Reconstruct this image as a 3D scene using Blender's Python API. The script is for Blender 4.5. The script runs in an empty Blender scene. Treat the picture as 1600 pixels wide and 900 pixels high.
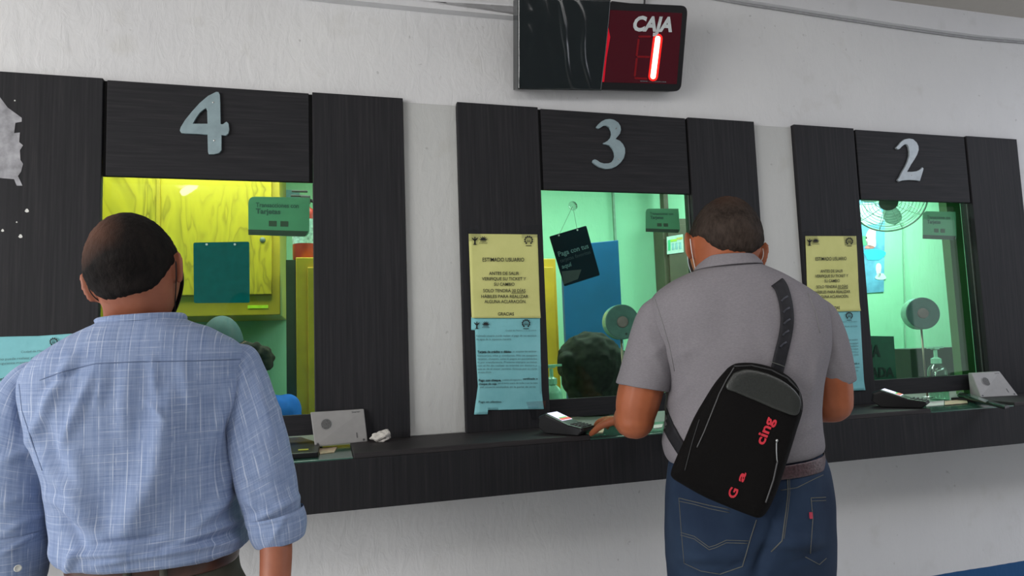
import bpy, bmesh, math, random
import numpy as np
from mathutils import Vector, Matrix, noise
from mathutils.bvhtree import BVHTree
from mathutils.geometry import tessellate_polygon
random.seed(7)
SC = bpy.context.scene
COL = SC.collection

# ------------------------------------------------------------------ camera, light, exposure
CF = 1029.22
CP = Vector((-0.44038551, -2.1628194, 1.36258919))
CA = Vector((0.96231993, -0.26956041, -0.0357425)).normalized()
CB = Vector((0.010944, -0.09294393, 0.9956112)).normalized()
CC = Vector((0.27169942, 0.95848767, 0.08649173)).normalized()
cam = bpy.data.cameras.new('camera'); cam_o = bpy.data.objects.new('camera', cam); COL.objects.link(cam_o)
cam.sensor_width = 36; cam.lens = 36 * CF / 1600; cam.clip_start = .05
cam_o.matrix_world = Matrix(((CA.x, CB.x, -CC.x, CP.x), (CA.y, CB.y, -CC.y, CP.y), (CA.z, CB.z, -CC.z, CP.z), (0, 0, 0, 1)))
SC.camera = cam_o
w = bpy.data.worlds.new('world'); SC.world = w; w.use_nodes = True
bg = w.node_tree.nodes['Background']; bg.inputs[0].default_value = (.90, .93, 1.0, 1); bg.inputs[1].default_value = 1.45
SC.view_settings.view_transform = 'Standard'; SC.view_settings.look = 'None'
SC.view_settings.exposure = 0; SC.view_settings.gamma = 1; SC.view_settings.use_curve_mapping = False

def area(name, loc, target, size, size_y, power, color):
    l = bpy.data.lights.new(name, 'AREA'); l.shape = 'RECTANGLE'; l.size = size; l.size_y = size_y; l.energy = power; l.color = color
    o = bpy.data.objects.new(name, l); COL.objects.link(o); o.location = loc
    o.rotation_euler = (Vector(target) - Vector(loc)).to_track_quat('-Z', 'Y').to_euler(); return o
area('daylight_opening', (-4.5, -2.6, 2.0), (0, 0, 1.5), 2.5, 2.2, 140, (1, .97, .93))
area('fill_light_right', (3.6, -1.7, 2.72), (3.5, -1.4, 0), 2.2, .8, 40, (.84, .88, 1))  # unseen fill light, added to brighten the right and lower wall
area('hall_ceiling_light', (.6, -2.3, 2.70), (.6, -1.6, 0), 3.6, .5, 22, (1, .98, .97))
area('booth_light_yellow', (-.9, .85, 2.5), (-.9, .9, 0), 1.2, .5, 22, (1, .96, .9))
area('booth_light_middle', (.9, .85, 2.5), (.9, .9, 0), 1.2, .5, 24, (.93, 1, .96))
area('booth_light_right', (3.0, 1.0, 2.6), (3.0, 1.6, 1.2), 1.4, .4, 50, (.90, 1, .93))

def ray(u, v): return CC + CA * ((u - 800) / CF) - CB * ((v - 450) / CF)
def Y(u, v, y=0.): d = ray(u, v); return CP + d * ((y - CP.y) / d.y)
def Z(u, v, z): d = ray(u, v); return CP + d * ((z - CP.z) / d.z)
def S(u, v, d): return CP + ray(u, v) * d
def PX(p):
    d = Vector(p) - CP; k = d.dot(CC); return (800 + CF * d.dot(CA) / k, 450 - CF * d.dot(CB) / k)

# ------------------------------------------------------------------ materials
def lin(c):
    c = c / 255; return c / 12.92 if c <= .04045 else ((c + .055) / 1.055) ** 2.4
def rgb(r, g, b): return (lin(r), lin(g), lin(b), 1)
class NT:
    def __init__(s, name):
        s.m = bpy.data.materials.new(name); s.m.use_nodes = True; s.t = s.m.node_tree; s.n = s.t.nodes; s.l = s.t.links
        s.b = s.n['Principled BSDF']; s.out = s.n['Material Output']
    def new(s, t, **k):
        x = s.n.new(t)
        for a, b in k.items(): setattr(x, a, b)
        return x
    def link(s, a, b): s.l.new(a, b)
    def coord(s, kind='Object', scale=(1, 1, 1), rot=(0, 0, 0)):
        c = s.new('ShaderNodeTexCoord'); m = s.new('ShaderNodeMapping'); s.link(c.outputs[kind], m.inputs[0])
        m.inputs['Scale'].default_value = scale; m.inputs['Rotation'].default_value = rot; return m.outputs[0]
    def noise(s, co, scale, detail=4, rough=.55, dist=0):
        x = s.new('ShaderNodeTexNoise'); s.link(co, x.inputs['Vector']); x.inputs['Scale'].default_value = scale
        x.inputs['Detail'].default_value = detail; x.inputs['Roughness'].default_value = rough; x.inputs['Distortion'].default_value = dist; return x.outputs['Fac']
    def ramp(s, f, stops):
        r = s.new('ShaderNodeValToRGB'); s.link(f, r.inputs[0]); e = r.color_ramp.elements
        while len(e) < len(stops): e.new(.5)
        for i, (p, c) in enumerate(stops): e[i].position = p; e[i].color = c
        return r.outputs[0]
    def mix(s, f, a, b, mode='MIX'):
        x = s.new('ShaderNodeMix', data_type='RGBA', blend_type=mode)
        for i, v in ((0, f), (6, a), (7, b)):
            if hasattr(v, 'is_linked'): s.link(v, x.inputs[i])
            else: x.inputs[i].default_value = v
        return x.outputs[2]
    def math(s, op, a, b=0.):
        x = s.new('ShaderNodeMath', operation=op)
        for i, v in ((0, a), (1, b)):
            if hasattr(v, 'is_linked'): s.link(v, x.inputs[i])
            else: x.inputs[i].default_value = v
        return x.outputs[0]
    def bump(s, h, strength=.3, dist=.01):
        x = s.new('ShaderNodeBump'); s.link(h, x.inputs['Height']); x.inputs['Strength'].default_value = strength; x.inputs['Distance'].default_value = dist
        s.link(x.outputs[0], s.b.inputs['Normal'])
    def set(s, col=None, rough=.6, metal=0, spec=.5, emit=None, es=0, sheen=0):
        if col is not None:
            if hasattr(col, 'is_linked'): s.link(col, s.b.inputs['Base Color'])
            else: s.b.inputs['Base Color'].default_value = col
        s.b.inputs['Roughness'].default_value = rough; s.b.inputs['Metallic'].default_value = metal
        s.b.inputs['Specular IOR Level'].default_value = spec; s.b.inputs['Sheen Weight'].default_value = sheen
        if emit: s.b.inputs['Emission Color'].default_value = emit; s.b.inputs['Emission Strength'].default_value = es
        return s.m
def simple(name, col, rough=.6, metal=0, spec=.5, var=.12, scale=40, emit=None, es=0, bump=0):
    t = NT(name); co = t.coord(); f = t.noise(co, scale)
    d = tuple(c * (1 - var) for c in col[:3]) + (1,); h = tuple(min(1, c * (1 + var)) for c in col[:3]) + (1,)
    c = t.ramp(f, [(.3, d), (.7, h)])
    if bump: t.bump(f, bump, .002)
    return t.set(c, rough, metal, spec, emit, es)
MT = {}
def plaster(name, ca, cb, stain, blue=True):
    t = NT(name); co = t.coord(); co2 = t.coord(scale=(1, 1, .45))
    f1 = t.noise(co, 1.3, 5); f2 = t.noise(co2, 26, 6, .6, .6); f3 = t.noise(co, 9, 3); f4 = t.noise(co, 38, 2, .4)
    c = t.ramp(f1, [(.3, ca), (.7, cb)])
    m = t.ramp(f3, [(.60, (0, 0, 0, 1)), (.78, (1, 1, 1, 1))]); c = t.mix(t.math('MULTIPLY', m, .35), c, stain)
    sp = t.ramp(f4, [(.74, (0, 0, 0, 1)), (.80, (1, 1, 1, 1))]); c = t.mix(t.math('MULTIPLY', sp, .3), c, (.16, .15, .14, 1))
    if blue:   # blue painted dado near the floor
        g = t.new('ShaderNodeNewGeometry'); sx = t.new('ShaderNodeSeparateXYZ'); t.link(g.outputs['Position'], sx.inputs[0])
        e = t.math('LESS_THAN', t.math('ADD', sx.outputs[2], t.math('MULTIPLY', f3, .006)), .386); c = t.mix(e, c, (.012, .075, .20, 1))
    h = t.math('ADD', t.math('MULTIPLY', f2, .8), t.math('MULTIPLY', f3, .6)); t.bump(h, .38, .010)
    return t.set(c, .75, 0, .3)
MT['wall'] = plaster('white_plaster', (.60, .60, .61, 1), (.68, .68, .68, 1), (.50, .49, .46, 1))
MT['ceil'] = plaster('ceiling_plaster', (.42, .40, .37, 1), (.50, .47, .43, 1), (.36, .33, .30, 1), False)
MT['trim'] = plaster('trim_plaster', (.60, .60, .62, 1), (.68, .68, .69, 1), (.5, .5, .5, 1), False)
MT['mint'] = plaster('mint_plaster', (.31, .64, .45, 1), (.37, .72, .52, 1), (.25, .54, .38, 1), False)
def wood(name, horiz=False, tint=(1, 1, 1)):
    t = NT(name); co = t.coord(scale=(2.2, 2.2, 60) if horiz else (60, 60, 1.6))
    f = t.noise(co, 2.0, 6, .65); g = t.noise(t.coord(scale=(1, 1, 6) if horiz else (6, 6, .6)), 2.4, 3)
    c = t.ramp(f, [(.28, (.012 * tint[0], .012 * tint[1], .014 * tint[2], 1)), (.55, (.022 * tint[0], .021 * tint[1], .024 * tint[2], 1)), (.8, (.040 * tint[0], .036 * tint[1], .038 * tint[2], 1))])
    c = t.mix(t.math('MULTIPLY', g, .5), c, (.020, .022, .024, 1)); t.bump(f, .15, .001); return t.set(c, .58, 0, .15)
MT['woodv'] = wood('dark_laminate_vertical'); MT['woodh'] = wood('dark_laminate_horizontal', True)
MT['ledgew'] = wood('ledge_sheen_laminate', True, (1.9, 1.75, 1.6)); MT['gap'] = simple('black_gap', (.004, .004, .005, 1), .8)  # ledge top tinted lighter: its sheen is put into the laminate colour
def glass(name, tint, k):
    t = NT(name); tr = t.new('ShaderNodeBsdfTransparent'); tr.inputs[0].default_value = tint
    gl = t.new('ShaderNodeBsdfGlossy'); gl.inputs['Roughness'].default_value = .02
    lw = t.new('ShaderNodeLayerWeight'); lw.inputs[0].default_value = .5
    f = t.math('ADD', t.math('MULTIPLY', t.math('POWER', lw.outputs['Facing'], 5), .8), k)
    mx = t.new('ShaderNodeMixShader'); t.link(f, mx.inputs[0]); t.link(tr.outputs[0], mx.inputs[1]); t.link(gl.outputs[0], mx.inputs[2])
    t.link(mx.outputs[0], t.out.inputs[0]); return t.m
MT['glass'] = glass('green_tinted_glass', (.82, .96, .88, 1), .028)
MT['clear'] = glass('clear_plastic', (.93, .95, .95, 1), .10)
MT['edge'] = simple('glass_edge_green', (.05, .22, .14, 1), .15)
MT['tray'] = simple('tray_glass', (.045, .11, .085, 1), .12, 0, .6, .1, 8)
MT['steel'] = simple('brushed_steel', (.35, .36, .36, 1), .3, .9)
MT['number'] = simple('blue_grey_metal', (.23, .31, .335, 1), .45, .1, .5, .12, 30)
MT['numberw'] = simple('worn_number_metal', (.30, .34, .36, 1), .4, .15, .6, .15, 25)
MT['black'] = simple('black_plastic', (.008, .008, .009, 1), .4, 0, .3)
MT['blackm'] = simple('matt_black_plastic', (.012, .012, .013, 1), .6)
MT['greyp'] = simple('light_grey_plastic', (.29, .285, .28, 1), .45, 0, .4, .05)
MT['greyd'] = simple('dark_grey_plastic', (.06, .06, .062, 1), .5)
MT['ink'] = simple('black_ink', (.010, .011, .012, 1), .8)
MT['inkf'] = simple('faded_ink', (.08, .15, .16, 1), .8)
MT['white'] = simple('white_paper', (.65, .65, .62, 1), .8)
MT['whitetxt'] = simple('white_print', (.55, .60, .60, 1), .6)
MT['signtxt'] = simple('pale_print', (.12, .24, .25, 1), .6)
MT['cream'] = simple('cream_banknote', (.60, .47, .33, 1), .7, 0, .3, .25, 60)
def paper(name, c1, c2):
    t = NT(name); f = t.noise(t.coord(), 9, 4); c = t.ramp(f, [(.3, c1), (.7, c2)]); t.bump(t.noise(t.coord(), 22, 3), .35, .006); return t.set(c, .7, 0, .3)
MT['yellowp'] = paper('yellow_paper', (.55, .56, .20, 1), (.62, .62, .24, 1))
MT['tealp'] = paper('teal_paper', (.17, .46, .50, 1), (.23, .55, .59, 1))
MT['tape'] = glass('sticky_tape', (.96, .96, .97, 1), .06)
def plywood():
    t = NT('yellow_plywood'); co = t.coord(scale=(3.2, 3.2, .9)); n = t.noise(co, 2.1, 3, .55, .6)
    wv = t.math('FRACT', t.math('MULTIPLY', n, 9.0)); c = t.ramp(wv, [(.0, (.20, .15, .010, 1)), (.20, (.40, .33, .018, 1)), (.55, (.56, .44, .020, 1)), (.90, (.48, .37, .018, 1)), (1, (.20, .15, .010, 1))])
    g = t.noise(t.coord(), 2.2, 3); c = t.mix(t.ramp(g, [(.42, (0, 0, 0, 1)), (.72, (1, 1, 1, 1))]), (.54, .42, .020, 1), c); return t.set(c, .35)
MT['ply'] = plywood()
MT['yel'] = simple('yellow_paint', (.46, .34, .020, 1), .4, 0, .5, .1, 8)
MT['yelc'] = simple('mustard_paint', (.66, .40, .03, 1), .45, 0, .5, .15, 6)
MT['mask_b'] = simple('black_cloth', (.010, .010, .012, 1), .8)
MT['mask_w'] = simple('white_loop', (.70, .70, .68, 1), .8)
MT['mask_blue'] = simple('pale_blue_mask', (.45, .62, .66, 1), .8)
MT['red'] = simple('red_enamel', (.45, .05, .04, 1), .3)
MT['blueboard'] = simple('blue_paint', (.010, .115, .33, 1), .4, 0, .5, .12, 4)
MT['brown'] = simple('brown_paint', (.10, .085, .06, 1), .5, 0, .5, .15, 8)
MT['signteal'] = simple('dark_teal_acrylic', (.004, .11, .135, 1), .2, 0, .25)
MT['signdark'] = simple('navy_acrylic', (.004, .012, .024, 1), .2, 0, .25)
MT['signgreen'] = simple('dark_green_acrylic', (.010, .085, .052, 1), .3)
MT['sticker'] = simple('green_sticker', (.15, .34, .22, 1), .35, 0, .3, .06, 10)
MT['stickerd'] = simple('sticker_band', (.05, .055, .045, 1), .4)
MT['stickert'] = simple('sticker_print', (.035, .11, .075, 1), .5)
MT['stickerc'] = simple('sticker_logo', (.07, .08, .06, 1), .5)

# ------------------------------------------------------------------ mesh builder
class MB:
    def __init__(s): s.v = []; s.f = []; s.uv = None; s.mi = []
    def add(s, vs, fs, m=0):
        b = len(s.v); s.v += [Vector(p) for p in vs]; s.f += [tuple(i + b for i in f) for f in fs]; s.mi += [m] * len(fs); return s
    def box(s, x0, x1, y0, y1, z0, z1, m=0):
        return s.add([(x0, y0, z0), (x1, y0, z0), (x1, y1, z0), (x0, y1, z0), (x0, y0, z1), (x1, y0, z1), (x1, y1, z1), (x0, y1, z1)],
                     [(0, 3, 2, 1), (4, 5, 6, 7), (0, 1, 5, 4), (1, 2, 6, 5), (2, 3, 7, 6), (3, 0, 4, 7)], m)
    def prism(s, loops, d, m=0):
        """polygon (list of loops: outer then holes), extruded by vector d"""
        d = Vector(d); loops = [[Vector(p) for p in L] for L in loops]; flat = [p for L in loops for p in L]; n = len(flat)
        tri = tessellate_polygon(loops); vs = flat + [p + d for p in flat]; fs = [tuple(t) for t in tri] + [tuple(i + n for i in reversed(t)) for t in tri]
        k = 0
        for L in loops:
            for i in range(len(L)): j = (i + 1) % len(L); fs.append((k + i, k + j, k + j + n, k + i + n))
            k += len(L)
        return s.add(vs, fs, m)
    def tube(s, pts, r, n=10, m=0, caps=True):
        pts = [Vector(p) for p in pts]; rs = r if hasattr(r, '__len__') else [r] * len(pts)
        t = (pts[1] - pts[0]).normalized(); a = t.orthogonal().normalized(); vs = []; fs = []
        for i, p in enumerate(pts):
            t2 = ((pts[min(i + 1, len(pts) - 1)] - pts[max(i - 1, 0)])).normalized(); a = (a - t2 * a.dot(t2)).normalized(); b = t2.cross(a)
            for k in range(n): q = 2 * math.pi * k / n; vs.append(p + (a * math.cos(q) + b * math.sin(q)) * rs[i])
        for i in range(len(pts) - 1):
            for k in range(n): fs.append((i * n + k, i * n + (k + 1) % n, (i + 1) * n + (k + 1) % n, (i + 1) * n + k))
        if caps: fs.append(tuple(range(n))[::-1]); fs.append(tuple((len(pts) - 1) * n + k for k in range(n)))
        return s.add(vs, fs, m)
    def lathe(s, o, ax, prof, n=32, m=0):
        """prof: list of (r, h) along axis ax from o"""
        o = Vector(o); ax = Vector(ax).normalized(); a = ax.orthogonal().normalized(); b = ax.cross(a); vs = []; fs = []
        for r, h in prof:
            for k in range(n): q = 2 * math.pi * k / n; vs.append(o + ax * h + (a * math.cos(q) + b * math.sin(q)) * max(r, 1e-5))
        for i in range(len(prof) - 1):
            for k in range(n): fs.append((i * n + k, i * n + (k + 1) % n, (i + 1) * n + (k + 1) % n, (i + 1) * n + k))
        fs.append(tuple(range(n))[::-1]); fs.append(tuple((len(prof) - 1) * n + k for k in range(n))); return s.add(vs, fs, m)
    def ellip(s, c, ax, n=20, m=0):
        """ax: three axis vectors"""
        c = Vector(c); ax = [Vector(x) for x in ax]; vs = []; fs = []; h = n // 2
        for i in range(h + 1):
            e = math.pi * (i / h - .5)
            for k in range(n): q = 2 * math.pi * k / n; vs.append(c + ax[0] * (math.cos(e) * math.cos(q)) + ax[1] * (math.cos(e) * math.sin(q)) + ax[2] * math.sin(e))
        for i in range(h):
            for k in range(n): fs.append((i * n + k, i * n + (k + 1) % n, (i + 1) * n + (k + 1) % n, (i + 1) * n + k))
        return s.add(vs, fs, m)
    def grid(s, rows, closed=False, capped=False, m=0):
        h = len(rows); n = len(rows[0]); vs = [p for r in rows for p in r]; fs = []; e = n if closed else n - 1
        for i in range(h - 1):
            for k in range(e): fs.append((i * n + k, i * n + (k + 1) % n, (i + 1) * n + (k + 1) % n, (i + 1) * n + k))
        if capped: fs.append(tuple(range(n))[::-1]); fs.append(tuple((h - 1) * n + k for k in range(n)))
        return s.add(vs, fs, m)
    def build(s, name, mats, parent=None, smooth=False, bevel=0, solid=0, uv=None, flip=True):
        o0 = origin(parent) if parent else Vector((0, 0, 0))
        me = bpy.data.meshes.new(name); me.from_pydata([p - o0 for p in s.v], [], s.f)
        ms = mats if isinstance(mats, (list, tuple)) else [mats]
        for x in ms: me.materials.append(MT[x] if isinstance(x, str) else x)
        for p, i in zip(me.polygons, s.mi): p.material_index = i
        if uv is not None:
            L = me.uv_layers.new(name='uv')
            for lp in me.loops: L.data[lp.index].uv = uv[lp.vertex_index]
        if flip:
            b = bmesh.new(); b.from_mesh(me); bmesh.ops.recalc_face_normals(b, faces=b.faces); b.to_mesh(me); b.free()
        if smooth:
            for p in me.polygons: p.use_smooth = True
        o = bpy.data.objects.new(name, me); COL.objects.link(o)
        if parent: o.parent = parent
        else:   # put a free mesh's origin at its base
            lo = [min(v.co[i] for v in me.vertices) for i in range(3)]; hi = [max(v.co[i] for v in me.vertices) for i in range(3)]
            c = Vector(((lo[0] + hi[0]) / 2, (lo[1] + hi[1]) / 2, lo[2])); me.transform(Matrix.Translation(-c)); o.location = c
        if bevel: x = o.modifiers.new('bevel', 'BEVEL'); x.width = bevel; x.segments = 2; x.limit_method = 'ANGLE'
        if solid: x = o.modifiers.new('solid', 'SOLIDIFY'); x.thickness = solid; x.offset = 0
        return o
def origin(o):
    p = Vector(o.location)
    while o.parent: o = o.parent; p += o.location
    return p
def tag(o, label, cat, group=None):
    o['label'] = label; o['category'] = cat
    if group: o['group'] = group
    return o
def thing(name, loc, label, cat, group=None):
    o = bpy.data.objects.new(name, None); COL.objects.link(o); o.location = loc; o.empty_display_size = .05; return tag(o, label, cat, group)
def struct(o): o['kind'] = 'structure'; return o
def text_mesh(s, bold=0.0, shear=0.0, spacing=1.0):
    c = bpy.data.curves.new('t', 'FONT'); c.body = s; c.offset = bold; c.shear = shear; c.space_character = spacing; c.resolution_u = 3
    o = bpy.data.objects.new('t', c); COL.objects.link(o); dg = bpy.context.evaluated_depsgraph_get(); dg.update()
    me = bpy.data.meshes.new_from_object(o.evaluated_get(dg)); vs = [v.co.copy() for v in me.vertices]; fs = [tuple(p.vertices) for p in me.polygons]
    bpy.data.objects.remove(o); bpy.data.curves.remove(c); bpy.data.meshes.remove(me); return vs, fs
def put_text(mb, s, A, B, up, nrm, bold=.0, shear=0, m=0, lift=.0008):
    """text from A to B (world points on the baseline), cap height vector up"""
    vs, fs = text_mesh(s, bold, shear)
    if not vs: return
    x0 = min(v.x for v in vs); x1 = max(v.x for v in vs); A = Vector(A); d = (Vector(B) - A) / (x1 - x0); up = Vector(up) / .70
    mb.add([A + d * (v.x - x0) + up * v.y + Vector(nrm) * lift for v in vs], fs, m)

# ------------------------------------------------------------------ setting
WP, HW, WG = .292, .6, .1847; MOD = 2 * WP + HW + WG
ZT, ZH, ZG, ZL, ZLB = 2.203, 1.9066, 1.171, 1.08, .9245
WY = .02; TH = .13; GY = .047       # wall face, thickness, glass plane
CEIL = 2.775
wb = MB(); x = -3.4
for k in (-1, 0, 1):
    a = k * MOD + WP - .12; b = k * MOD + WP + HW + .12
    wb.box(x, a, WY, WY + TH, 0, CEIL); wb.box(a, b, WY, WY + TH, 0, 1.0); wb.box(a, b, WY, WY + TH, ZH + .10, CEIL); x = b
wb.box(x, 8.1, WY, WY + TH, 0, CEIL); struct(wb.build('wall_front', 'wall'))
MT['pillar'] = plaster('pillar_plaster', (.47, .475, .465, 1), (.54, .545, .53, 1), (.40, .39, .35, 1), False)
for i_, k_ in enumerate((0, 1)): struct(MB().box(k_ * MOD - WG + .001, k_ * MOD - .001, WY - .004, WY, ZL + .001, ZT - .008).build('trim_%d' % (7 + i_), 'pillar', bevel=.002))
struct(MB().box(-3.4, 8.1, -4.3, 2.3, CEIL, CEIL + .12).build('ceiling', 'ceil'))
MT['floor'] = simple('grey_terrazzo', (.58, .58, .56, 1), .4, 0, .5, .2, 60)
struct(MB().box(-6, 9, -6, 2.3, -.1, 0).build('floor', 'floor'))
struct(MB().box(-3.4, 6.5, -4.3, -4.2, 0, CEIL).build('wall_hall_added', simple('grey_hall_paint', (.16, .17, .18, 1), .8)))  # unseen wall behind the camera, added dark to deepen reflections and direct the light
BY = 1.75
struct(MB().box(-3.4, 8.0, BY, BY + .1, 0, CEIL).build('wall_back', 'mint'))
struct(MB().box(-3.5, -3.4, WY, BY + .1, 0, CEIL).build('wall_left', 'mint'))
struct(MB().box(8.0, 8.1, WY, BY + .1, 0, CEIL).build('wall_right', 'mint'))
inner = MB(); x = -3.4
for k in (-1, 0, 1):
    a = k * MOD + WP - .12; b = k * MOD + WP + HW + .12
    inner.box(x, a, WY + TH, WY + TH + .01, 0, CEIL); inner.box(a, b, WY + TH, WY + TH + .01, 0, 1.0); inner.box(a, b, WY + TH, WY + TH + .01, ZH + .10, CEIL); x = b
inner.box(x, 8.0, WY + TH, WY + TH + .01, 0, CEIL); struct(inner.build('trim_1', 'mint'))
# raceways at the top of the wall
def strip_px(bot, top, y0, name):
    L = [Y(u, v, y0) for u, v in bot] + [Y(u, v, y0) for u, v in reversed(top)]
    return struct(MB().prism([L], (0, WY - y0, 0)).build(name, 'trim'))
strip_px([(440, -12), (515, -3), (660, 11.5), (845, 29)], [(845, 12), (660, -6), (515, -21), (440, -30)], -.012, 'trim_2')
rb = [(1080, -16), (1168, 0), (1229, 9.5), (1313, 23), (1397, 36), (1465, 46), (1532, 55), (1600, 61), (1700, 69)]
bot = [Y(u, v, WY - .03) for u, v in rb]
mb = MB(); mb.prism([bot + [Vector((bot[-1].x, WY - .03, CEIL)), Vector((bot[0].x, WY - .03, CEIL))]], (0, .03, 0)); struct(mb.build('trim_3', 'trim'))
cab = MB().tube([p + Vector((0, .024, -.004)) for p in bot], .005, 8); tag(cab.build('wall_cable', simple('grey_cable', (.30, .30, .31, 1)), smooth=True), 'thin grey cable running under the white strip at top right', 'cable')

# ------------------------------------------------------------------ counter ledge
L = thing('counter_ledge', (0.6, -.12, ZLB), 'long dark wood-grain counter ledge running under all three windows', 'counter')
cuts = [(-1.0, -.372), (.335, .80), (1.66, 2.06)]
lb = MB(); lb.box(-2.6, 4.6, -.246, WY - .002, ZLB, ZL - .016); lb.build('fascia_board', 'woodv', L, bevel=.002)
x = -2.6
for a, b in cuts + [(4.6, 0)]: MB().box(x, a, -.247, WY - .002, ZL - .016, ZL).build('ledge_top', 'ledgew', L, bevel=.002); x = b
for a, b in cuts: MB().box(a + .001, b - .001, -.245, WY - .002, ZL - .0159, ZL - .011).build('tray_glass', 'tray', L, bevel=.001)
ic = MB().box(-2.6, 4.6, WY + TH + .011, .62, ZL - .05, ZL - .0165)
for k in (-1, 0, 1): ic.box(k * MOD + WP - .115, k * MOD + WP + HW + .115, WY + .0, WY + TH + .011, ZL - .05, ZL - .0165)
struct(ic.build('trim_4', simple('inner_counter', (.10, .13, .11, 1), .5)))

# ------------------------------------------------------------------ booths
where = {-1: 'four', 0: 'three', 1: 'two'}
for k in (-1, 0, 1):
    x0 = k * MOD; n = where[k]
    for side, (a, b) in (('left', (x0 - (0.35 if k == -1 else 0), x0 + WP)), ('right', (x0 + WP + HW, x0 + 2 * WP + HW))):
        p = MB().box(a, b, 0, WY, ZL, ZT - (.0 if side == 'left' else .0)).build('side_panel', 'woodv', bevel=.0015)
        tag(p, 'tall dark wood-grain panel on the %s side of window number %s' % (side, n), 'panel')
    h = thing('header_panel', (x0 + WP + HW / 2, WY, ZH), 'wide dark wood-grain panel above the glass carrying the number %s' % n, 'panel')
    MB().box(x0 + WP + .011, x0 + WP + HW - .011, .002, WY, ZH, ZT - .004).build('board', 'woodh', h, bevel=.0015)
    MB().box(x0 + WP + .0005, x0 + WP + HW - .0005, .014, WY, ZH, ZT - .003).build('backing', 'gap', h)
    # glass with steel edge rail, bottom rail board
    g = MB().box(x0 + WP - .04, x0 + WP + HW - .0005, GY, GY + .006, 1.168, ZH + .011).build('window_%d' % (k + 2), 'glass'); struct(g)
    fr = MB(); fr.box(x0 + WP + HW, x0 + WP + HW + .02, .0205, GY + .012, ZL - .01, ZH + .03)
    fr.box(x0 + WP + HW - .002, x0 + WP + HW, .026, .031, 1.17, ZH + .0, 1)
    fo = fr.build('window_frame', ['black', 'greyd'], g)
    r = MB().box(x0 + WP + .001, x0 + WP + HW - .001, GY - .018, GY - .001, 1.105, 1.169).build('sill_board', 'woodh', bevel=.001)
    tag(r, 'low dark board under the glass of window number %s' % n, 'board')
# shadow gap bolt on booth four header
def disc(mb, c, r, d=(0, -.003, 0), n=16, m=0): mb.lathe(c, Vector(d), [(r, 0), (r, Vector(d).length)], n, m)

num = {'4': ((270, 135, 7.83), [[(530, 65), (560, 68), (575, 100), (580, 200), (585, 460), (610, 462), (632, 448), (655, 430), (680, 450), (690, 520), (680, 575), (650, 600), (595, 595), (595, 780), (565, 815), (500, 830), (440, 830), (430, 800), (425, 590), (300, 580), (150, 575), (105, 570), (85, 540), (95, 500), (150, 410), (230, 310), (330, 200), (430, 115)], [(245, 455), (280, 390), (330, 320), (380, 278), (408, 264), (420, 300), (425, 455)]], [(495, 195), (508, 662)], 'number'),
       '3': ((915, 180, 10.), [[(170, 180), (200, 140), (250, 95), (310, 65), (380, 57), (450, 72), (510, 110), (545, 165), (555, 225), (540, 285), (500, 335), (470, 370), (540, 400), (590, 455), (618, 520), (620, 590), (600, 670), (550, 740), (480, 800), (400, 835), (310, 840), (220, 815), (150, 770), (110, 735), (115, 700), (145, 688), (180, 700), (230, 735), (290, 752), (360, 750), (410, 730), (440, 690), (455, 640), (448, 580), (420, 520), (380, 475), (330, 457), (288, 452), (275, 435), (300, 425), (350, 395), (390, 350), (405, 300), (400, 250), (375, 190), (330, 162), (280, 165), (240, 190), (205, 210), (180, 200)]], [(478, 210), (515, 690)], 'number'),
       '2': ((1390, 210, 11.25), [[(115, 228), (150, 195), (200, 130), (260, 85), (340, 70), (420, 85), (480, 140), (512, 210), (515, 270), (490, 350), (440, 440), (380, 530), (325, 630), (310, 655), (400, 655), (480, 645), (540, 615), (578, 575), (600, 600), (590, 640), (560, 740), (535, 820), (470, 808), (340, 800), (230, 810), (170, 830), (140, 800), (175, 750), (220, 660), (280, 560), (320, 470), (345, 380), (350, 300), (335, 220), (310, 180), (270, 175), (220, 210), (180, 255), (150, 265), (118, 245)]], [(388, 720)], 'numberw')}
for ch, ((ox, oy, s), loops, holes, m) in num.items():
    pl = [[Y(ox + a / s, oy + b / s, -.006) for a, b in lp] for lp in loops]
    mb = MB(); mb.prism(pl, (0, .008, 0)); o = thing('window_number', Y(ox + 45, oy + 90, 0), {'4': 'pale blue-grey metal numeral four on a dark header panel', '3': 'pale blue-grey metal numeral three on a dark header panel', '2': 'worn pinkish grey metal numeral two on a dark header panel'}[ch], 'number')
    mb.build('numeral', m, o, bevel=.0012)
    for a, b in holes:
        q = MB(); q.lathe(Y(ox + a / s, oy + b / s, -.0055), (0, -1, 0), [(.0028, 0), (.0028, .001), (.001, .0018)], 12); q.build('screw', 'steel', o)

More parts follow.
